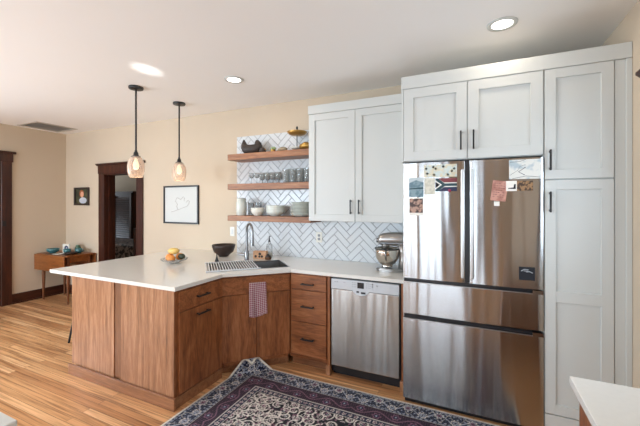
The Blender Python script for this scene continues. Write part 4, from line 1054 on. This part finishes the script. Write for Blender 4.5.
obj('base', bx(-8.1, -5.82, 4.25, 5.0, 0, .32, .01), M['trimx'], c, True)
bm = bx(-8.14, -5.79, 4.2, 5.02, .30, .74, .06, 4); obj('quilt', bm, quilt, c, True, smooth=50)
obj('footboard', bx(-5.78, -5.73, 4.18, 5.04, 0, 1.06, .006), M['trim'], c, True)

# ================================================================== RUG
import numpy as np
def build_rug():
    X0, X1, Y0, Y1 = -1.95, .29, .95, 2.592
    st = .0052
    nx, ny = int((X1 - X0) / st), int((Y1 - Y0) / st)
    xs = np.linspace(X0, X1, nx + 1); ys = np.linspace(Y0, Y1, ny + 1)
    XX, YY = np.meshgrid(xs, ys, indexing='ij')
    # pattern, mirrored about the centre
    cx, cy = (X0 + X1) / 2, (Y0 + Y1) / 2
    U = np.abs(XX - cx); V = np.abs(YY - cy); hx, hy = (X1 - X0) / 2, (Y1 - Y0) / 2
    e = np.minimum(hx - U, hy - V)           # distance from the edge
    along = np.where(hx - U < hy - V, V, U)
    rs = np.random.RandomState(4)
    navy = np.array([26, 30, 48.]); ink = np.array([15, 15, 24.]); cream = np.array([214, 208, 200.]); plum = np.array([56, 34, 64.]); rose = np.array([132, 92, 112.]); grey = np.array([156, 162, 176.]); blue = np.array([70, 82, 108.])
    C = np.zeros(XX.shape + (3,)); C[:] = ink
    def put_(mask, col):
        C[mask] = col
    # flowers: list of centres with radius, drawn as ringed rosettes
    def rosette(px, py, r, cols, petals=8, region=None, ph=0):
        m0 = (np.abs(U - px) < r * 1.1) & (np.abs(V - py) < r * 1.1)
        if region is not None: m0 &= region
        if not m0.any(): return
        dx, dy = U[m0] - px, V[m0] - py; d = np.hypot(dx, dy); a = np.arctan2(dy, dx) + ph
        rr = r * (.82 + .18 * np.cos(petals * a))
        sub = C[m0]; k = d / rr
        for lim, cc in zip((1.0, .76, .50, .24), cols): sub[k < lim] = cc
        C[m0] = sub
    b1, b2, b3 = .17, .30, .36       # outer border, plum band, guard
    # outer border: navy ground with grey scrolls
    reg1 = (e > .012) & (e <= b1)
    C[reg1] = navy
    wv = np.abs((e - .09) - .036 * np.sin(along * 2 * np.pi / .22)) < .006
    put_(reg1 & wv, grey)
    wv = np.abs((e - .09) + .05 * np.sin(along * 2 * np.pi / .11 + 1)) < .0045
    put_(reg1 & wv, cream * .8)
    for k in range(14):
        a = .055 + k * .11
        for (px, py) in ((a, hy - .09 - .022 * (-1) ** k), (hx - .09 - .022 * (-1) ** k, a)):
            rosette(px, py, .037, (cream, blue, rose if k % 2 else grey, ink), 8, reg1, k)
    for k in range(50):
        a = .027 + k * .031
        for (px, py) in ((a, hy - .030), (hx - .030, a), (a, hy - .152), (hx - .152, a)): rosette(px, py, .0115, (grey, grey, navy, navy), 4, reg1)
    gx = (np.sin(XX * 2 * np.pi / .047) * np.sin(YY * 2 * np.pi / .047)); gy = np.sin((XX + YY) * 2 * np.pi / .031) * np.sin((XX - YY) * 2 * np.pi / .037)
    put_(reg1 & (np.abs(C - navy).sum(-1) < 1) & (gy > .45), blue)
    put_(reg1 & (np.abs(C - navy).sum(-1) < 1) & (gx > .7), grey)
    put_((e > b1 - .006) & (e <= b1), cream * .75); put_((e > .012) & (e < .018), cream * .8)
    reg2 = (e > b1) & (e <= b2); C[reg2] = plum * .62
    wv = np.abs((e - (b1 + b2) / 2) - .030 * np.sin(along * 2 * np.pi / .26)) < .005
    put_(reg2 & wv, rose * .9)
    for k in range(11):
        a = .065 + k * .13
        for (px, py) in ((a, hy - (b1 + b2) / 2 + .02 * (-1) ** k), (hx - (b1 + b2) / 2 + .02 * (-1) ** k, a)):
            rosette(px, py, .035, (rose, plum, navy * 1.2, grey), 6, reg2, k)
    put_(reg2 & (np.abs(C - plum * .62).sum(-1) < 1) & (gy > .55), rose * .7)
    reg3 = (e > b2) & (e <= b3); C[reg3] = navy * 1.3
    for k in range(32):
        a = .024 + k * .045
        for (px, py) in ((a, hy - .33), (hx - .33, a)): rosette(px, py, .018, (cream, rose, navy, cream), 5, reg3, k)
    put_((np.abs(e - b2) < .004) | (np.abs(e - b3) < .005), cream * .85)
    # field: dense cream scrollwork on black
    reg4 = e > b3
    C[reg4] = ink * 1.1
    pts = rs.rand(420, 2) * np.array([hx - b3, hy - b3])
    keep = []
    for p in pts:
        if all(np.hypot(*(p - q)) > .056 for q in keep): keep.append(p)
    # scroll arcs around each flower
    for i, p in enumerate(keep):
        r = .042 + .022 * rs.rand(); m0 = (np.abs(U - p[0]) < r * 1.2) & (np.abs(V - p[1]) < r * 1.2) & reg4
        if not m0.any(): continue
        dx, dy = U[m0] - p[0], V[m0] - p[1]; d = np.hypot(dx, dy); a = np.arctan2(dy, dx); ph = rs.rand() * 6.28
        sub = C[m0]
        spiral = np.abs(d - r * (.45 + .55 * ((a + ph) % (2 * np.pi)) / (2 * np.pi))) < .005
        sub[spiral] = cream; C[m0] = sub
        rosette(p[0], p[1], .017 + .012 * rs.rand(), (cream, ink, (rose, plum, blue)[i % 3], cream), 5 + i % 3, reg4, i)
    for p in rs.rand(420, 2) * np.array([hx - b3, hy - b3]):
        rosette(p[0], p[1], .009, ((cream, cream * .8, rose, plum) if rs.rand() > .4 else (rose, rose, plum, plum)), 3, reg4, rs.rand() * 6)
    # central lozenge medallion in plum
    med = ((U / .62 + V / .30) < 1); edge = np.abs(U / .62 + V / .30 - 1) < .035
    C[edge & reg4] = cream
    C[e <= .012] = np.array([214, 208, 196.])
    C *= (.9 + .2 * rs.rand(*XX.shape))[..., None]
    C = np.clip(C / 255, 0, 1); lin = np.where(C <= .04045, C / 12.92, ((C + .055) / 1.055) ** 2.4)
    # the corner that rides up against the diagonal cabinet
    n = np.array([-1, 1]) / math.sqrt(2)
    d = np.maximum(0, (YY - XX - 4.246) / math.sqrt(2))          # distance past the bend line
    L1, A1, L2, R2 = .04, R(74), .108, .026
    Rr = L1 / A1
    s1 = np.minimum(d, L1); s2 = np.clip(d - L1, 0, L2 - L1); s3 = np.maximum(0, d - L2)
    a3 = A1 + s3 / R2
    hor = Rr * np.sin(s1 / Rr) + s2 * math.cos(A1) + R2 * (np.sin(a3) - math.sin(A1))
    ver = Rr * (1 - np.cos(s1 / Rr)) + s2 * math.sin(A1) + R2 * (math.cos(A1) - np.cos(a3))
    PX = XX + n[0] * (hor - d); PY = YY + n[1] * (hor - d); PZ = .008 + ver
    PZ = PZ + .0012 * np.sin(XX * 9 + YY * 4)
    co = np.stack([PX, PY, PZ], -1).reshape(-1, 3)
    me = bpy.data.meshes.new('area_rug')
    idx = np.arange((nx + 1) * (ny + 1)).reshape(nx + 1, ny + 1)
    q = np.stack([idx[:-1, :-1], idx[1:, :-1], idx[1:, 1:], idx[:-1, 1:]], -1).reshape(-1, 4)
    me.vertices.add(len(co)); me.vertices.foreach_set('co', co.ravel())
    me.loops.add(q.size); me.loops.foreach_set('vertex_index', q.ravel())
    me.polygons.add(len(q)); me.polygons.foreach_set('loop_start', np.arange(0, q.size, 4)); 
    me.polygons.foreach_set('use_smooth', np.ones(len(q), bool))
    me.update(calc_edges=True); me.validate()
    ca = me.color_attributes.new('weave', 'FLOAT_COLOR', 'POINT')
    ca.data.foreach_set('color', np.concatenate([lin.reshape(-1, 3), np.ones((len(co), 1))], 1).ravel())
    m, nt, b = newmat('persian_wool'); at = nt.nodes.new('ShaderNodeVertexColor'); at.layer_name = 'weave'
    nt.links.new(at.outputs['Color'], b.inputs['Base Color']); b.inputs['Roughness'].default_value = .95
    b.inputs['Specular IOR Level'].default_value = .15; b.inputs['Sheen Weight'].default_value = .15
    me.materials.append(m)
    o = bpy.data.objects.new('area_rug', me); COL.objects.link(o)
    sm = o.modifiers.new('thickness', 'SOLIDIFY'); sm.thickness = .006; sm.offset = -1
    tag(o, 'dark navy persian style area rug with cream florals on the wood floor', 'rug')
build_rug()
